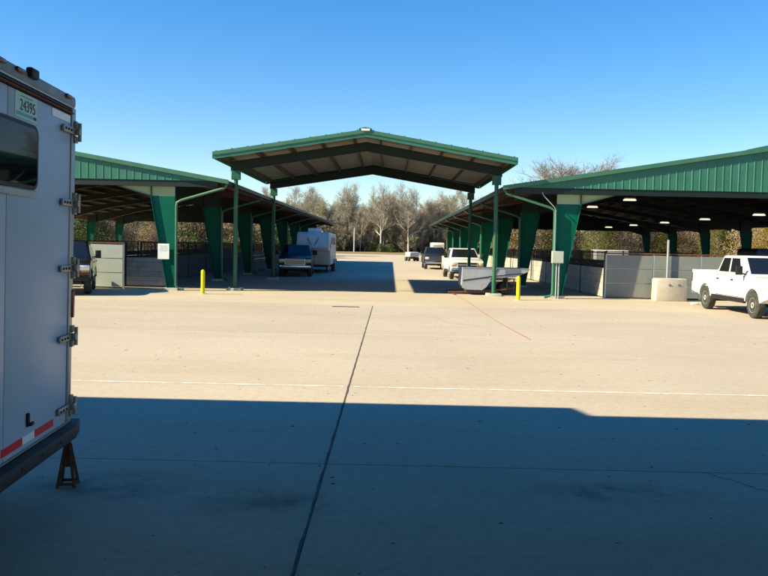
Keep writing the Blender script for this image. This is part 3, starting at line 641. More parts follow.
# gooseneck horse trailer behind the dark blue pickup
def gooseneck():
    t = thing('gooseneck_trailer', 'white gooseneck horse trailer with dark swoosh behind dark blue pickup', 'horse trailer', (-5.25, 56.6, 0), R(-88.5))
    W = 1.06
    m = MB(); m.prism([(5.6, 1.55), (5.75, 1.75), (5.35, 2.62), (5.1, 2.75), (-4.6, 2.75), (-4.7, 2.65), (-4.7, 0.55), (3.3, 0.55), (3.5, 1.5)], -W, W); m.build('body', trailer_pale, t, bevel=0.08, seg=3)
    MB().box(3.6, -0.42, 2.75, 4.5, 0.42, 3.02).build('roof_unit', paint_white, t, bevel=0.05)
    for s_ in (-1, 1):
        a, b = sorted((s_*(W+0.001), s_*(W+0.012)))
        MB().box(-4.6, a, 0.58, 3.25, b, 1.15).build('lower_band', galv, t)
        for x in (-3.6, -2.5, -1.4, 0.4, 2.0): MB().box(x, a, 1.95, x+0.7, b+0.004*(s_ > 0), 2.45).build('window', glass_dark, t)
        # curved dark swoosh near the nose
        sw = MB(); n = 14; y = s_*(W+0.006)
        top = [(5.0-0.16*i, 2.45-0.55*math.sin(i/n*math.pi*0.9)) for i in range(n+1)]; bot = [(x-0.02, z-0.26*math.sin((i+0.4)/(n+0.8)*math.pi)) for i, (x, z) in enumerate(top)]
        sw.v = [(x, y, z) for x, z in top]+[(x, y, z) for x, z in bot]; sw.f = [(i, i+1, n+2+i, n+1+i) for i in range(n)]; sw.build('stripe', ink, t, fix=False)
        for x in (-1.75, -0.85): wheel(t, x, s_*(W-0.02), 0.38, s_ > 0)
        fe = MB(); a, b = sorted((s_*(W-0.02), s_*(W+0.2))); fe.prism([(-2.3, 0.6), (-2.1, 0.9), (-0.5, 0.9), (-0.3, 0.6), (-0.36, 0.6), (-0.54, 0.84), (-2.06, 0.84), (-2.24, 0.6)], a, b); fe.build('fender', galv, t)
    # marks on the slanted nose, curling like two horns
    for s_ in (-1, 1):
        sw = MB(); n = 12
        for i in range(n+1):
            u = i/n; yy = s_*(0.06+0.34*u**0.75); zz = 1.90+0.50*u; w = 0.12*math.sin(math.pi*(0.10+0.80*u))
            for d in (-w, w):
                z = zz+d; x = 5.75-(z-1.75)*0.4+0.012; sw.v.append((x, yy, z))
        sw.f = [(2*i, 2*i+1, 2*i+3, 2*i+2) for i in range(n)]; sw.build('emblem', ink_grey, t, fix=False)
    m = MB(); m.tube([(4.9, 0, 1.6), (4.9, 0, 1.0)], 0.07, 8); m.build('hitch', dark_steel, t)
    m = MB(); m.box(-4.4, -0.9, 0.40, 3.2, 0.9, 0.55); m.tube([(-1.75, -1.1, 0.38), (-1.75, 1.1, 0.38)], 0.05, 6); m.tube([(-0.85, -1.1, 0.38), (-0.85, 1.1, 0.38)], 0.05, 6); m.tube([(3.0, 0.8, 0), (3.0, 0.8, 0.6)], 0.05, 6); m.build('chassis', dark_steel, t)
gooseneck()
# closed cargo trailers
def cargo(label, loc, rz, L, hw, H_, paint, marks=False):
    t = thing('cargo_trailer', label, 'trailer', loc, rz); h = L/2
    MB().prism([(h, 0.5), (h, H_-0.15), (h-0.1, H_), (-h, H_), (-h, 0.5)], -hw, hw).build('body', paint, t, bevel=0.04)
    if marks:
        MB().box(h+0.001, -0.45, H_-0.40, h+0.008, 0.4, H_-0.27).build('lettering_band', ink_grey, t); MB().box(h+0.001, -0.1, H_-0.63, h+0.008, 0.4, H_-0.50).build('lettering_band', ink_grey, t)
    for s_ in (-1, 1):
        wheel(t, -0.2, s_*(hw+0.07), 0.32, s_ > 0)
        ya, yb = sorted((s_*(hw+0.001), s_*(hw+0.22))); MB().box(-0.62, ya, 0.70, 0.22, yb, 0.74).build('fender', dark_steel, t)
    m = MB(); m.beam((h, 0, 0.45), (h+1.1, 0, 0.45), 0.08, 0.08); m.box(-h+0.1, -hw+0.15, 0.38, h-0.1, hw-0.15, 0.5); m.build('frame', dark_steel, t)
    m = MB(); m.tube([(h+0.9, 0, 0.0), (h+0.9, 0, 0.6)], 0.035, 6); m.build('jack', dark_steel, t)
cargo('white box cargo trailer beyond the dark navy pickup', (4.75, 80.5, 0), R(-90), 3.0, 0.65, 2.35, paint_white, True)
cargo('white cargo trailer standing past the far end of right barn', (28.0, 100, 0), R(5), 4.2, 1.0, 1.96, paint_white)
cargo('dark navy enclosed trailer inside right barn behind the white pickup', (19.0, 36.6, 0), R(180), 4.8, 1.0, 2.2, paint_navy)
# small grey cart at the far end of the alley
t = thing('utility_cart', 'small pale grey cart standing at the far end of the alley', 'cart', (2.75, 101, 0), R(-70))
MB().prism([(0.9, 0.55), (1.05, 1.1), (0.6, 1.2), (-0.9, 1.15), (-0.85, 0.5)], -0.62, 0.62).build('body', grey_sheet, t, bevel=0.05)
for s_ in (-1, 1):
    wheel(t, 0.5, s_*0.6, 0.26, s_ > 0); wheel(t, -0.55, s_*0.6, 0.26, s_ > 0)
MB().box(-0.8, -0.45, 0.3, 0.9, 0.45, 0.52).build('frame', dark_steel, t)

# grey sheet-metal tub trailer by the canopy post
t = thing('tub_trailer', 'grey sheet metal tub trailer on red frame behind canopy post', 'trailer', (2.98, 32.37, 0), R(2))
side = [(0.0, 0.42), (0.10, 0.26), (0.22, 0.22), (0.86, 0.22), (1.02, 0.34), (1.18, 0.58), (1.40, 0.74), (2.20, 0.76), (2.78, 1.02), (2.80, 1.12), (0.02, 1.14)]
D_ = 1.35
for ya in (0.0, D_-0.02): MB().prism(side, ya, ya+0.02).build('side_panel', grey_sheet, t)
m = MB()
for (xa, za), (xb, zb) in zip(side[:9], side[1:10]): m.add([(xa, 0.02, za), (xb, 0.02, zb), (xb, D_-0.02, zb), (xa, D_-0.02, za)], [(0, 1, 2, 3)])
m.add([(0.0, 0.02, 0.42), (0.0, D_-0.02, 0.42), (0.02, D_-0.02, 1.14), (0.02, 0.02, 1.14)], [(0, 1, 2, 3)])
m.build('floor_pan', grey_sheet, t, fix=False)
m = MB(); m.tube([(0.02, 0.0, 1.14), (2.80, 0.0, 1.12), (2.80, D_, 1.12), (0.02, D_, 1.14), (0.02, 0.0, 1.14)], 0.022, 6); m.build('rim_tube', galv, t)
m = MB(); m.beam((0.04, -0.008, 0.60), (1.10, -0.008, 0.76), 0.014, 0.045); m.beam((1.10, -0.008, 0.78), (2.55, -0.008, 0.93), 0.014, 0.03); m.build('crease_rib', dark_steel, t)
m = MB(); m.beam((1.18, -0.008, 0.62), (1.5, -0.008, 1.12), 0.02, 0.03); m.build('seam', dark_steel, t)
m = MB(); m.beam((-0.55, 0.2, 0.10), (1.0, 0.15, 0.14), 0.05, 0.06); m.beam((-0.55, 1.1, 0.10), (2.2, 1.1, 0.30), 0.05, 0.06); m.beam((0.8, 0.15, 0.12), (1.15, 0.12, 0.62), 0.05, 0.05); m.beam((1.0, 0.15, 0.14), (2.2, 0.15, 0.32), 0.05, 0.06); m.beam((2.2, 0.1, 0.32), (2.2, 1.15, 0.32), 0.05, 0.06); m.beam((0.2, 0.1, 0.19), (0.2, 1.2, 0.19), 0.05, 0.05); m.beam((-0.3, -0.1, 0.03), (-0.3, 0.3, 0.03), 0.06, 0.05); m.beam((-0.3, 0.2, 0.0), (-0.3, 0.2, 0.1), 0.05, 0.05)
for x in (0.55, 2.2):
    m.beam((x, 0.15, 0.32 if x > 1 else 0.13), (x, 0.15, 0.7 if x > 1 else 0.24), 0.05, 0.05)
m.build('frame', rust, t)
for y in (0.45, D_-0.25): wheel(t, 1.9, y, 0.28, y > 0.5)
m = MB(); m.tube([(1.9, 0.1, 0.30), (1.9, D_-0.1, 0.30)], 0.04, 6); m.beam((1.9, 0.5, 0.32), (1.9, 0.5, 0.75), 0.9, 0.06, (1, 0, 0)); m.build('axle', dark_steel, t)

# drain grate, red cord, wooden stick bits
t = thing('drain_grate', 'narrow dark drain grate set in the concrete apron edge', 'drain', (-1.4, 24.9, 0))
MB().box(-0.43, -0.12, -0.004, 0.43, 0.12, 0.004).build('pit', dark_steel, t)
for k in range(12): MB().box(-0.41+k*0.07, -0.11, 0.0045, -0.385+k*0.07, 0.11, 0.010).build('bar', rust, t)
pts = []
for k in range(41):
    u = k/40; pts.append((2.50+0.58*u+0.22*math.sin(u*5.0)*(1-u), 34.2+(16.95-34.2)*u, 0.008))
tag(MB().tube(pts, 0.0055, 5).build('red_cord', mat('cord_red', (0.28, 0.03, 0.025), 0.8), None), 'thin red cord lying across the sunlit ground', 'cord')
dm = MB(); rnd = random.Random(21)
for k in range(1100):
    y = 4.2+rnd.random()**0.8*29; x = rnd.uniform(-0.62, 0.60)*y
    r = rnd.choice((0.004, 0.006, 0.008, 0.012, 0.016))*rnd.uniform(0.6, 1.3); h = r*rnd.uniform(0.15, 0.5); n = 5; o = len(dm.v); a0 = rnd.random()*6
    for i in range(n):
        a = a0+6.283*i/n; rr = r*rnd.uniform(0.6, 1.3); dm.v.append((x+rr*1.4*math.cos(a), y+rr*math.sin(a), 0.0005))
    dm.v.append((x, y, h+0.001)); dm.f += [(o+i, o+(i+1) % n, o+n) for i in range(n)]
d = dm.build('debris', mat('debris', (0.09, 0.065, 0.045), 0.95, var=0.6, scale=2), None, fix=False); d['kind'] = 'stuff'; d['label'] = 'scattered pebbles, leaf bits and grit on the concrete'; d['category'] = 'debris'
def stain_mat():
    m = bpy.data.materials.new('oil_stain'); m.use_nodes = True; t = m.node_tree; b = t.nodes['Principled BSDF']
    b.inputs['Base Color'].default_value = (0.05, 0.04, 0.032, 1); b.inputs['Roughness'].default_value = 0.7
    tc = t.nodes.new('ShaderNodeTexCoord'); ge = t.nodes.new('ShaderNodeNewGeometry')
    gr = t.nodes.new('ShaderNodeTexGradient'); gr.gradient_type = 'SPHERICAL'; t.links.new(tc.outputs['Object'], gr.inputs[0])
    n = t.nodes.new('ShaderNodeTexNoise'); n.inputs['Scale'].default_value = 2.6; n.inputs['Detail'].default_value = 10; n.inputs['Roughness'].default_value = 0.7; t.links.new(ge.outputs['Position'], n.inputs['Vector'])
    r = t.nodes.new('ShaderNodeMapRange'); r.inputs[1].default_value = 0.40; r.inputs[2].default_value = 0.62; t.links.new(n.outputs[0], r.inputs[0])
    g2 = t.nodes.new('ShaderNodeMapRange'); g2.inputs[2].default_value = 0.8; g2.inputs[4].default_value = 0.40; t.links.new(gr.outputs[1], g2.inputs[0])
    mu = t.nodes.new('ShaderNodeMath'); mu.operation = 'MULTIPLY'; t.links.new(r.outputs[0], mu.inputs[0]); t.links.new(g2.outputs[0], mu.inputs[1]); t.links.new(mu.outputs[0], b.inputs['Alpha'])
    return m
SM = stain_mat(); dmesh = MB(); dmesh.v = [(math.cos(i*math.pi/16), math.sin(i*math.pi/16), 0) for i in range(32)]; dmesh.f = [tuple(range(32))]; dme = dmesh.mesh('oil_stain', SM, fix=False)
for x, y, sx_, sy_, lb in ((-2.25, 6.25, 0.75, 0.45, 'dark oil stain on the shaded concrete beside the jack stand'), (-0.9, 5.9, 0.7, 0.5, 'faint round oil stain left of the tarred joint in shade'), (1.9, 6.35, 0.9, 0.35, 'smeared dark stain on the shaded concrete right of the joint')):
    o = link('oil_stain', dme); o.location = (x, y, 0.0022); o.scale = (sx_, sy_, 1); tag(o, lb, 'stain')
tag(MB().prism([(0, 0), (0.26, 0.02), (0.30, 0.16), (0.12, 0.2), (-0.02, 0.12)], 0, 0.09, 'Z').build('litter', paper, None, bevel=0.02), 'crumpled white litter on the ground near the concrete block', 'litter').location = (11.35, 29.3, 0.0)

# ================================================================= NEAR HORSE TRAILER
T = thing('horse_trailer', 'white horse trailer with rear window, hinged door and black bumper, propped on a stand', 'horse trailer', (-2.56, 6.17, 0))
T.matrix_world = Matrix.Translation((-2.56, 6.17, 0)) @ Matrix.Rotation(R(3.7), 4, 'Z') @ Matrix.Rotation(R(1.1), 4, 'Y')
# local: rear face is the plane x = 0, far corner y = 0, near corner y = -2.44, trailer runs to -x
TW, TH, TB, TL = 2.44, 3.11, 0.50, 8.5
def rr(y0, z0, y1, z1, r, n=5):
    out = []
    for cy, cz_, a0 in ((y1-r, z1-r, 0), (y0+r, z1-r, 90), (y0+r, z0+r, 180), (y1-r, z0+r, 270)):
        for i in range(n+1): a = R(a0+90*i/n); out.append((cy+r*math.cos(a), cz_+r*math.sin(a)))
    return out
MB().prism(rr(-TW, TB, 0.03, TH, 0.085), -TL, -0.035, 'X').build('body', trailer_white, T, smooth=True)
for y0, y1 in ((-0.06, 0.03), (-TW, -TW+0.085)):
    MB().box(-0.034, y0, TB+0.02, 0.0, y1, TH-0.09).build('corner_post', trailer_trim, T, bevel=0.012)
# doors with a seam all round
MB().box(-0.034, -TW/2+0.004, TB+0.03, -0.008, -0.075, TH-0.155).build('door', trailer_white, T, bevel=0.005)
MB().box(-0.034, -TW+0.10, TB+0.03, -0.008, -TW/2-0.004, TH-0.155).build('door', trailer_white, T, bevel=0.005)
# top cap, rails and grooves
MB().prism(rr(-TW+0.005, TH-0.09, 0.025, TH-0.003, 0.03), -0.0345, -0.002, 'X').build('header', cap_grey, T, bevel=0.012)
for z, mt, out in ((TH-0.146, rust, 0.016), (TH-0.122, dark_steel, 0.004), (TH-0.104, trailer_trim, 0.014)):
    MB().box(-0.034, -TW+0.04, z, out, -0.062, z+0.011).build('drip_rail', mt, T)
for y in (-0.16, -1.07, -1.36):
    l = MB(); l.box(-0.003, y-0.06, TH-0.042, 0.018, y+0.06, TH-0.010); l.build('marker_light', red_lens, T, bevel=0.012)
MB().box(-0.02, -0.93, TH-0.04, 0.03, -0.80, TH+0.028).build('camera_housing', rubber, T, bevel=0.014)
# window on the door
y0, z0, y1, z1 = -1.62, 2.325, -0.742, 2.765
w = MB(); w.prism(rr(y0, z0, y1, z1, 0.075), -0.008, 0.006, 'X'); wo_ = w.build('window', rubber, T, bevel=0.003, seg=1)
MB().prism(rr(y0+0.028, z0+0.028, y1-0.028, z1-0.028, 0.055), 0.0061, 0.009, 'X').build('pane', glass_win, wo_)
MB().box(-0.008, y0+0.04, z0-0.052, 0.008, y1-0.02, z0-0.006).build('sill', trailer_trim, wo_, bevel=0.004, seg=1)
# temporary tag with print
plo = MB().prism(rr(-1.118, 2.785, -0.752, 2.950, 0.016, 3), -0.008, -0.0045, 'X').build('licence_tag', tag_paper, T)
MB().box(-0.0044, -1.10, 2.801, -0.0035, -0.82, 2.822).build('colour_band', tag_teal, plo)
MB().box(-0.0044, -0.812, 2.801, -0.0035, -0.765, 2.822).build('colour_band', ink, plo)
tx = link('lettering', text_mesh('24395', 0.105, ink, 'lettering'), plo); tx.matrix_local = Matrix.Translation((-0.0035, -0.915, 2.868)) @ Matrix.Rotation(R(90), 4, 'Z') @ Matrix.Rotation(R(90), 4, 'X')
MB().box(-0.0044, -1.03, 2.924, -0.0035, -0.83, 2.932).build('colour_band', ink_grey, plo)
MB().box(-0.008, -0.472, 2.892, -0.004, -0.092, 2.946).build('reflector', white_tape, T)
# reflective tape above the bumper
y = -0.345
for ln, mt in ((0.365, red_tape), (0.21, white_tape), (0.35, red_tape), (0.21, white_tape), (0.35, red_tape), (0.21, white_tape), (0.25, red_tape)):
    MB().box(-0.008, y-ln, TB+0.078, -0.0045, y, TB+0.132).build('reflective_tape', mt, T); y -= ln
# hinges down the post
def hinge(z):
    h = MB(); h.box(0.001, -0.29, z-0.026, 0.020, -0.0, z+0.026); h.box(0.022, -0.05, z-0.028, 0.055, 0.0, z+0.028); ho = h.build('hinge', hinge_steel, T, bevel=0.006, seg=2)
    for za, zb in ((z-0.085, z-0.0305), (z+0.0305, z+0.085)): MB().box(-0.002, -0.026, za, 0.018, 0.034, zb).build('bracket', hinge_steel, ho, bevel=0.004, seg=1)
    b = MB(); b.tube([(0.036, 0.012, z-0.072), (0.036, 0.012, z+0.072)], 0.014, 10); b.build('pin', hinge_steel, ho, smooth=True)
    b = MB()
    for yy in (-0.255, -0.195, -0.135):
        o = len(b.v)
        for x_ in (0.020, 0.027):
            for i in range(6): a = i*math.pi/3; b.v.append((x_, yy+0.010*math.cos(a), z+0.010*math.sin(a)))
        b.f += [tuple(o+6+i for i in range(6))]+[(o+i, o+(i+1) % 6, o+6+(i+1) % 6, o+6+i) for i in range(6)]
    b.build('bolt', dark_steel, ho)
for z in (2.835, 2.276, 1.768, 1.223, 0.664): hinge(z)
MB().prism(rr(-0.004, 1.37, 0.036, 1.595, 0.018), -0.03, 0.014, 'X').build('tail_light', red_lens, T, bevel=0.006)
la = MB(); la.box(-0.008, -0.86, 0.69, 0.012, -0.83, 0.785); la.box(0.012, -0.853, 0.695, 0.03, -0.80, 0.72); la.build('latch', dark_steel, T, bevel=0.004, seg=1)
# bumper
bp = MB(); z0, z1 = TB-0.078, TB+0.034
ring = [(-0.034, -TW-0.02), (0.085, -TW-0.02), (0.085, -0.10), (0.045, 0.12), (-0.034, 0.12)]
bp.prism(ring, z0, z1, 'Z'); bp.v = [(x, y, z-(0.012 if x > 0.05 and z > TB-0.05 else 0)) for x, y, z in bp.v]
bpo = bp.build('bumper', rubber, T, bevel=0.010)
for yy in (-0.06, -0.42, -0.78, -1.14):
    MB().box(0.0851, yy-0.012, TB-0.035, 0.089, yy+0.012, TB-0.011).build('bolt', dark_steel, bpo) if yy < -0.1 else None
MB().box(-0.034, -TW, TB+0.036, 0.012, -0.09, TB+0.046).build('bumper_strip', hinge_steel, T)
ch = MB(); ch.box(-TL+0.3, -TW+0.3, TB-0.12, -0.12, -0.3, TB-0.004); ch.build('chassis', dark_steel, T)
# axles far along the body
for x in (-3.4, -2.3):
    for yy, fl in ((-0.16, True), (-TW+0.16, False)):
        tm, rm, hm = wheel_meshes(0.38); wv = link('wheel', rm, T); wv.location = (x, yy, 0.31)
        if fl: wv.rotation_euler = (0, 0, math.pi)
        link('tyre', tm, wv); link('vent_hole', hm, wv)
# jack stand below the corner
J = thing('jack_stand', 'rusty jack stand under the corner of the trailer bumper', 'jack stand', (-2.575, 6.20, 0), R(8))
m = MB(); top = 0.395
for a, b in ((-0.066, -0.066), (0.066, -0.066), (0.066, 0.066), (-0.066, 0.066)):
    MB().beam((a, b, 0.0), (a*0.22, b*0.22, top-0.05), 0.018, 0.018).build('leg', rust_dark, J)
m = MB()
for (a, b), (c, d_) in zip(((-1, -1), (1, -1), (1, 1), (-1, 1)), ((1, -1), (1, 1), (-1, 1), (-1, -1))): m.beam((a*0.061, b*0.061, 0.03), (c*0.061, d_*0.061, 0.03), 0.014, 0.022)
m.build('brace', rust_dark, J)
m = MB(); m.tube([(0, 0, 0.16), (0, 0, top)], 0.024, 10); m.box(-0.05, -0.03, top-0.005, 0.05, 0.03, top+0.018); m.build('post', rust_dark, J)

# ================================================================= SHELTER the camera stands under (its eave shades the foreground)
SH = thing('steel_shelter', 'wide metal shelter roof shading the near concrete apron', 'shelter', (-12, -3, 0))
def spart(m, name, mt, **k):
    m.v = [(p[0]+12, p[1]+3, p[2]) for p in m.v]; return m.build(name, mt, SH, **k)
HE = 4.75; YA, YB = 9.72-0.45*HE, 9.30-0.45*HE; XS = 2.22-1.536*HE; XEND = 16.0
spart(MB().prism([(-34, -14), (XEND, -14), (XEND, YB), (XS+0.12, YB-0.02), (XS, YA), (-34, YA)], HE, HE+0.08, 'Z'), 'roof', green_sheet)
for x in (-30, -20, -10, 2.6, 15.5):
    spart(MB().box(x-0.1, -13.5, HE-0.4, x+0.1, 6.3, HE-0.005), 'beam', green_dark)
    for y in (-13, -1.5): spart(MB().box(x-0.12, y-0.12, 0, x+0.12, y+0.12, HE-0.41), 'post', green_paint)

# ================================================================= TREES
def branch_tree(seed, h, spread, trunk_r, n_limb=11, fork=0.45):
    """bare deciduous tree: trunk and limbs (tubes), crown of fine twigs"""
    rn = random.Random(seed); tr = MB(); tw = MB()
    def jit(v, a): return (v+Vector((rn.uniform(-a, a), rn.uniform(-a, a), rn.uniform(-a, a)))).normalized()
    def strip(p, q, r):
        d = (q-p).normalized(); a = d.cross(Vector((rn.uniform(-1, 1), rn.uniform(-1, 1), rn.uniform(-0.3, 0.3)))).normalized()*r
        tw.add([p-a, p+a, q+a*0.4, q-a*0.4], [(0, 1, 2, 3)])
    def poly(p, d, ln, n, wob, up):
        pts = [p]; dd = d
        for i in range(n):
            dd = jit(dd+Vector((0, 0, up)), wob); pts.append(pts[-1]+dd*(ln/n))
        return pts
    trunk = poly(Vector((0, 0, -0.1)), Vector((0, 0, 1)), h*0.72, 7, 0.10, 0.25)
    tr.tube(trunk, [trunk_r*(1-0.105*i) for i in range(8)], 7, cap=False)
    for i in range(n_limb):
        u = fork+(1-fork)*(i+rn.random()*0.6)/n_limb; k = min(6, int(u*7)); p = trunk[k].lerp(trunk[k+1], u*7-k)
        a = i*2.4+rn.uniform(-0.4, 0.4); el = 0.35+0.9*u*rn.uniform(0.6, 1.1)
        d = Vector((math.cos(a), math.sin(a), el)).normalized(); ln = spread*(1.25-0.65*u)*rn.uniform(0.75, 1.1)
        lp = poly(p, d, ln, 5, 0.22, 0.16); r0 = trunk_r*(0.52-0.25*u)
        tr.tube(lp, [r0*(1-0.16*j) for j in range(6)], 5, cap=False)
        for j in range(1, 6):
            for b in range(2 if j < 5 else 4):
                q = lp[j]; dd = jit(lp[j]-lp[j-1], 0.9) if (lp[j]-lp[j-1]).length > 0 else d
                dd = ((lp[j]-lp[j-1]).normalized()+Vector((rn.uniform(-1, 1), rn.uniform(-1, 1), rn.uniform(-0.3, 1)))*0.9).normalized()
                bl = spread*0.42*rn.uniform(0.6, 1.1); bp_ = poly(q, dd, bl, 3, 0.25, 0.12)
                tr.tube(bp_, [r0*0.32, r0*0.25, r0*0.18, r0*0.1], 3, cap=False)
                for c in range(1, 4):
                    for e_ in range(4):
                        d2 = ((bp_[c]-bp_[c-1]).normalized()+Vector((rn.uniform(-1, 1), rn.uniform(-1, 1), rn.uniform(-0.5, 1)))*0.95).normalized()
                        l2 = spread*0.20*rn.uniform(0.6, 1.2); e1 = bp_[c]+d2*l2; strip(bp_[c], e1, 0.022)
                        for g2 in range(3):
                            d3 = (d2+Vector((rn.uniform(-1, 1), rn.uniform(-1, 1), rn.uniform(-0.6, 0.9)))*0.9).normalized()
                            s0 = bp_[c].lerp(e1, rn.uniform(0.4, 1)); strip(s0, s0+d3*spread*0.15*rn.uniform(0.5, 1.2), 0.016)
    return tr, tw
def leafy(seed, h, w, n_clump, n_leaf, size, low=0.12, trunk_r=0.12):
    rn = random.Random(seed); tr = MB(); cr = MB()
    tr.tube([(0, 0, -0.1), (rn.uniform(-.1, .1), rn.uniform(-.1, .1), h*0.35), (rn.uniform(-.2, .2), rn.uniform(-.2, .2), h*0.8)], [trunk_r, trunk_r*0.7, trunk_r*0.2], 6, cap=False)
    for k in range(n_clump):
        t = rn.random(); z = h*(low+(0.97-low)*t); rad = w*0.5*(math.sin(math.pi*min(1, 0.12+0.88*t**0.8))**0.6)*rn.uniform(0.45, 1.0); a = rn.random()*6.283
        c = Vector((rad*math.cos(a), rad*math.sin(a), z)); cs = w*rn.uniform(0.10, 0.20)
        tr.tube([(0, 0, z*0.7), tuple(c)], [trunk_r*0.25, 0.015], 3, cap=False)
        for i in range(n_leaf):
            p = c+Vector((rn.gauss(0, 1), rn.gauss(0, 1), rn.gauss(0, 0.8)))*cs*0.6
            n = Vector((rn.uniform(-1, 1), rn.uniform(-1, 1), rn.uniform(-0.3, 1))).normalized(); u = n.orthogonal().normalized(); u = Matrix.Rotation(rn.random()*6.28, 3, n) @ u; v = n.cross(u)
            s = size*rn.uniform(0.6, 1.3); cr.add([p-u*s, p-v*s*0.5, p+u*s, p+v*s*0.5], [(0, 1, 2, 3)])
    return tr, cr
def proto(tr, cr, mt, mc): return tr.mesh('trunk', mt, fix=False, smooth=True), cr.mesh('crown', mc, fix=False)
bare = []
for i in range(9):
    h = [13, 11.5, 12.5, 10.5, 14, 12, 11, 13.5, 9.5][i]
    bare.append(proto(*branch_tree(100+i, h, h*[0.34, 0.26, 0.30, 0.22, 0.36, 0.27, 0.24, 0.30, 0.20][i], 0.13+0.01*(i % 5), [11, 8, 9, 7, 12, 8, 10, 7, 8][i], [0.35, 0.5, 0.3, 0.55, 0.4, 0.28, 0.45, 0.25, 0.35][i]), [bark, bark, bark_pale, bark, bark_pale, bark, bark, bark_pale, bark][i], [twig_grey, twig_tan, twig_olive, twig_red, twig_grey, twig_olive, twig_tan, twig_grey, twig_red][i]))
def plant(name, label, cat, pr, x, y, s, rz, group, sz=None):
    o = thing(name, label, cat, (x, y, -0.03), rz, group); o.scale = (s, s, sz or s)
    link('trunk', pr[0], o); link('crown', pr[1], o); return o
rnd = random.Random(42)
# wood beyond the yard
for k in range(270):
    y = rnd.choice((176, 181, 186, 192, 198, 206, 216))+rnd.uniform(-3, 3); x = rnd.uniform(-31, 27)*y/185
    i = rnd.choice((0, 1, 3, 5, 6, 8, 2, 7, 4)); s = rnd.choice((rnd.uniform(0.62, 0.85), rnd.uniform(0.75, 1.08)))*(y/182)**0.6
    plant('bare_tree', 'bare grey leafless tree in the dense wood beyond the yard', 'tree', bare[i], x, y, s, rnd.uniform(0, 6.28), 'bare trees of the wood', s*rnd.uniform(0.85, 1.15))
sy = proto(*branch_tree(301, 15.0, 5.2, 0.26, 10, 0.35), bark_pale, twig_grey)
for x, y, s, rz in ((3.9, 171, 1.0, 0.4), (-2.2, 172, 0.98, 2.2), (9.5, 175, 0.86, 3.3)):
    plant('pale_barked_tree', 'tall leafless tree with a pale trunk at the front of the wood', 'tree', sy, x, y, s, rz, 'pale trunked trees before the wood')
sap = [proto(*branch_tree(350+i, 6.5, 2.4, 0.06, 9, 0.12), bark, m_) for i, m_ in enumerate((twig_grey, twig_tan, twig_olive))]
for k in range(90):
    y = rnd.uniform(172, 181); x = rnd.uniform(-31, 27)*y/178
    plant('bare_sapling', 'thin leafless sapling in the scrub at the front of the wood', 'tree', sap[k % 3], x, y, rnd.uniform(0.6, 1.15), rnd.uniform(0, 6.28), 'saplings before the wood')
# pole at the wood's edge
pm = MB(); pm.tube([(0, 0, -0.1), (0, 0, 5.2)], [0.15, 0.11], 8); tag(pm.build('wooden_pole', bark_pale, smooth=True), 'short pale wooden pole standing at the edge of the wood', 'pole').location = (-7.9, 168, 0.4)
# evergreen shrubs along the bank
ev = [proto(*leafy(400+i, 5.0, 4.4, 80, 80, 0.12), bark, m_) for i, m_ in enumerate((leaf_green, leaf_green, leaf_olive))]
rnd = random.Random(9)
for k in range(26):
    x = -34+k*2.7+rnd.uniform(-0.9, 0.9); s = rnd.uniform(0.45, 1.1)
    plant('evergreen_shrub', 'dark evergreen shrub at the foot of the bare wood', 'shrub', ev[k % 3], x, 172+rnd.uniform(-1, 5), s, rnd.uniform(0, 6.28), 'evergreen shrubs before the wood')
br = [proto(*leafy(600+i, 5.5, 6.0, 70, 90, 0.11, 0.02), bark, m_) for i, m_ in enumerate((leaf_dry, leaf_brush, leaf_olive))]
for k in range(46):
    x = -52+k*2.3+rnd.uniform(-0.9, 0.9)
    plant('brush_thicket', 'tangled brown brush thicket among the trunks of the wood', 'shrub', br[k % 2], x, 184+rnd.uniform(-2, 9), rnd.uniform(0.75, 1.25), rnd.uniform(0, 6.28), 'brush among the bare trees')
for k in range(40):
    sd = -1 if k % 2 else 1; y = 48+k*2.6
    plant('brush_thicket', 'tangled brown brush thicket behind the bushy trees beside a barn', 'shrub', br[k % 3], sd*(60+rnd.uniform(0, 8)+(y-48)*0.1), y, rnd.uniform(1.0, 1.5), rnd.uniform(0, 6.28), 'brush behind the barns')
for k in range(44):
    x = (-1 if k % 2 else 1)*(12+k*1.3+rnd.uniform(-0.8, 0.8))
    plant('brush_thicket', 'tangled brown brush thicket behind the far end of the barns', 'shrub', br[k % 3], x, 126+rnd.uniform(0, 8), rnd.uniform(0.9, 1.4), rnd.uniform(0, 6.28), 'brush past the barn ends')
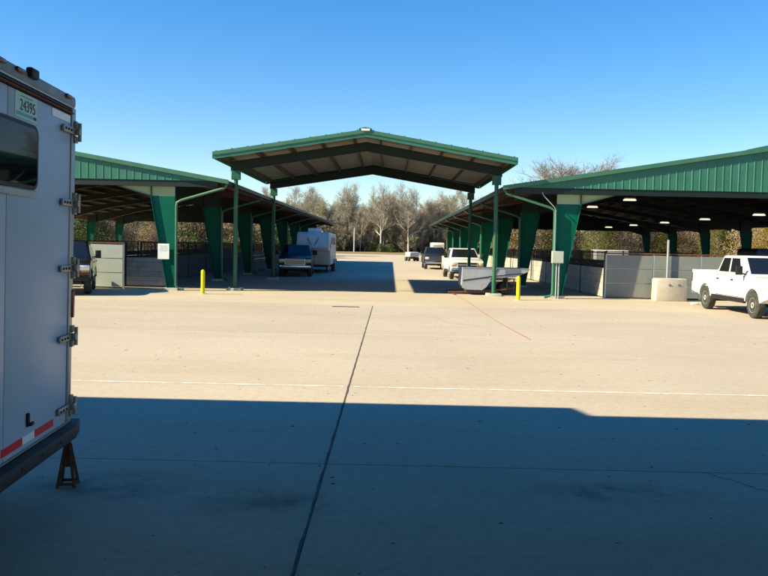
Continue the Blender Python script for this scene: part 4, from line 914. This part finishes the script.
# leafy trees seen beneath the barn roofs
oc = [proto(*leafy(500+i, 6.5, 5.4, 110, 90, 0.085, 0.05), bark, m_) for i, m_ in enumerate((leaf_ochre, leaf_olive, leaf_dry))]
for k in range(30):
    y = 52+k*3.0+rnd.uniform(-1, 1); x = 46+rnd.uniform(-2, 8)+(y-50)*0.05; s = rnd.uniform(0.8, 1.25)
    plant('autumn_tree', 'leafy autumn tree in ochre and olive seen beneath the right barn roof', 'tree', oc[(k*7) % 3], x, y, s, rnd.uniform(0, 6.28), 'autumn trees beyond the right barn')
for k in range(16):
    x = 16+k*2.6+rnd.uniform(-1, 1); plant('autumn_tree', 'leafy autumn tree growing behind the far end of right barn', 'tree', oc[(k*5) % 3], x, 112+rnd.uniform(-4, 6), rnd.uniform(0.8, 1.2), rnd.uniform(0, 6.28), 'autumn trees behind the right barn')
for k in range(30):
    y = 50+k*3.2+rnd.uniform(-1, 1); x = -50+rnd.uniform(-8, 2)-(y-50)*0.05
    pr = ev[(k*7) % 3] if k % 3 else oc[2]
    plant('leafy_tree', 'bushy tree seen beneath the left barn roof', 'tree', pr, x, y, rnd.uniform(0.8, 1.3), rnd.uniform(0, 6.28), 'bushy trees beyond the left barn')
for k in range(18):
    x = -16-k*2.5+rnd.uniform(-1, 1); pr = oc[2] if k % 2 else ev[k % 3]
    plant('leafy_tree', 'bushy tree growing behind the far end of left barn', 'tree', pr, x, 112+rnd.uniform(-4, 8), rnd.uniform(0.8, 1.25), rnd.uniform(0, 6.28), 'bushy trees behind the left barn')
for k in range(26):
    side_ = -1 if k % 2 else 1
    plant('bare_tree', 'bare leafless tree standing behind the bushes beyond a barn', 'tree', bare[k % 7], side_*rnd.uniform(54, 66), 50+k*3.6, rnd.uniform(0.55, 0.8), rnd.uniform(0, 6.28), 'bare trees beyond the barns')
bt = proto(*branch_tree(777, 15.0, 6.8, 0.34, 15, 0.30), bark, twig_red)
plant('bare_tree', 'broad reddish leafless tree rising above the right barn roof', 'tree', bt, 26.0, 112, 1.35, 0.5, None, 0.90)
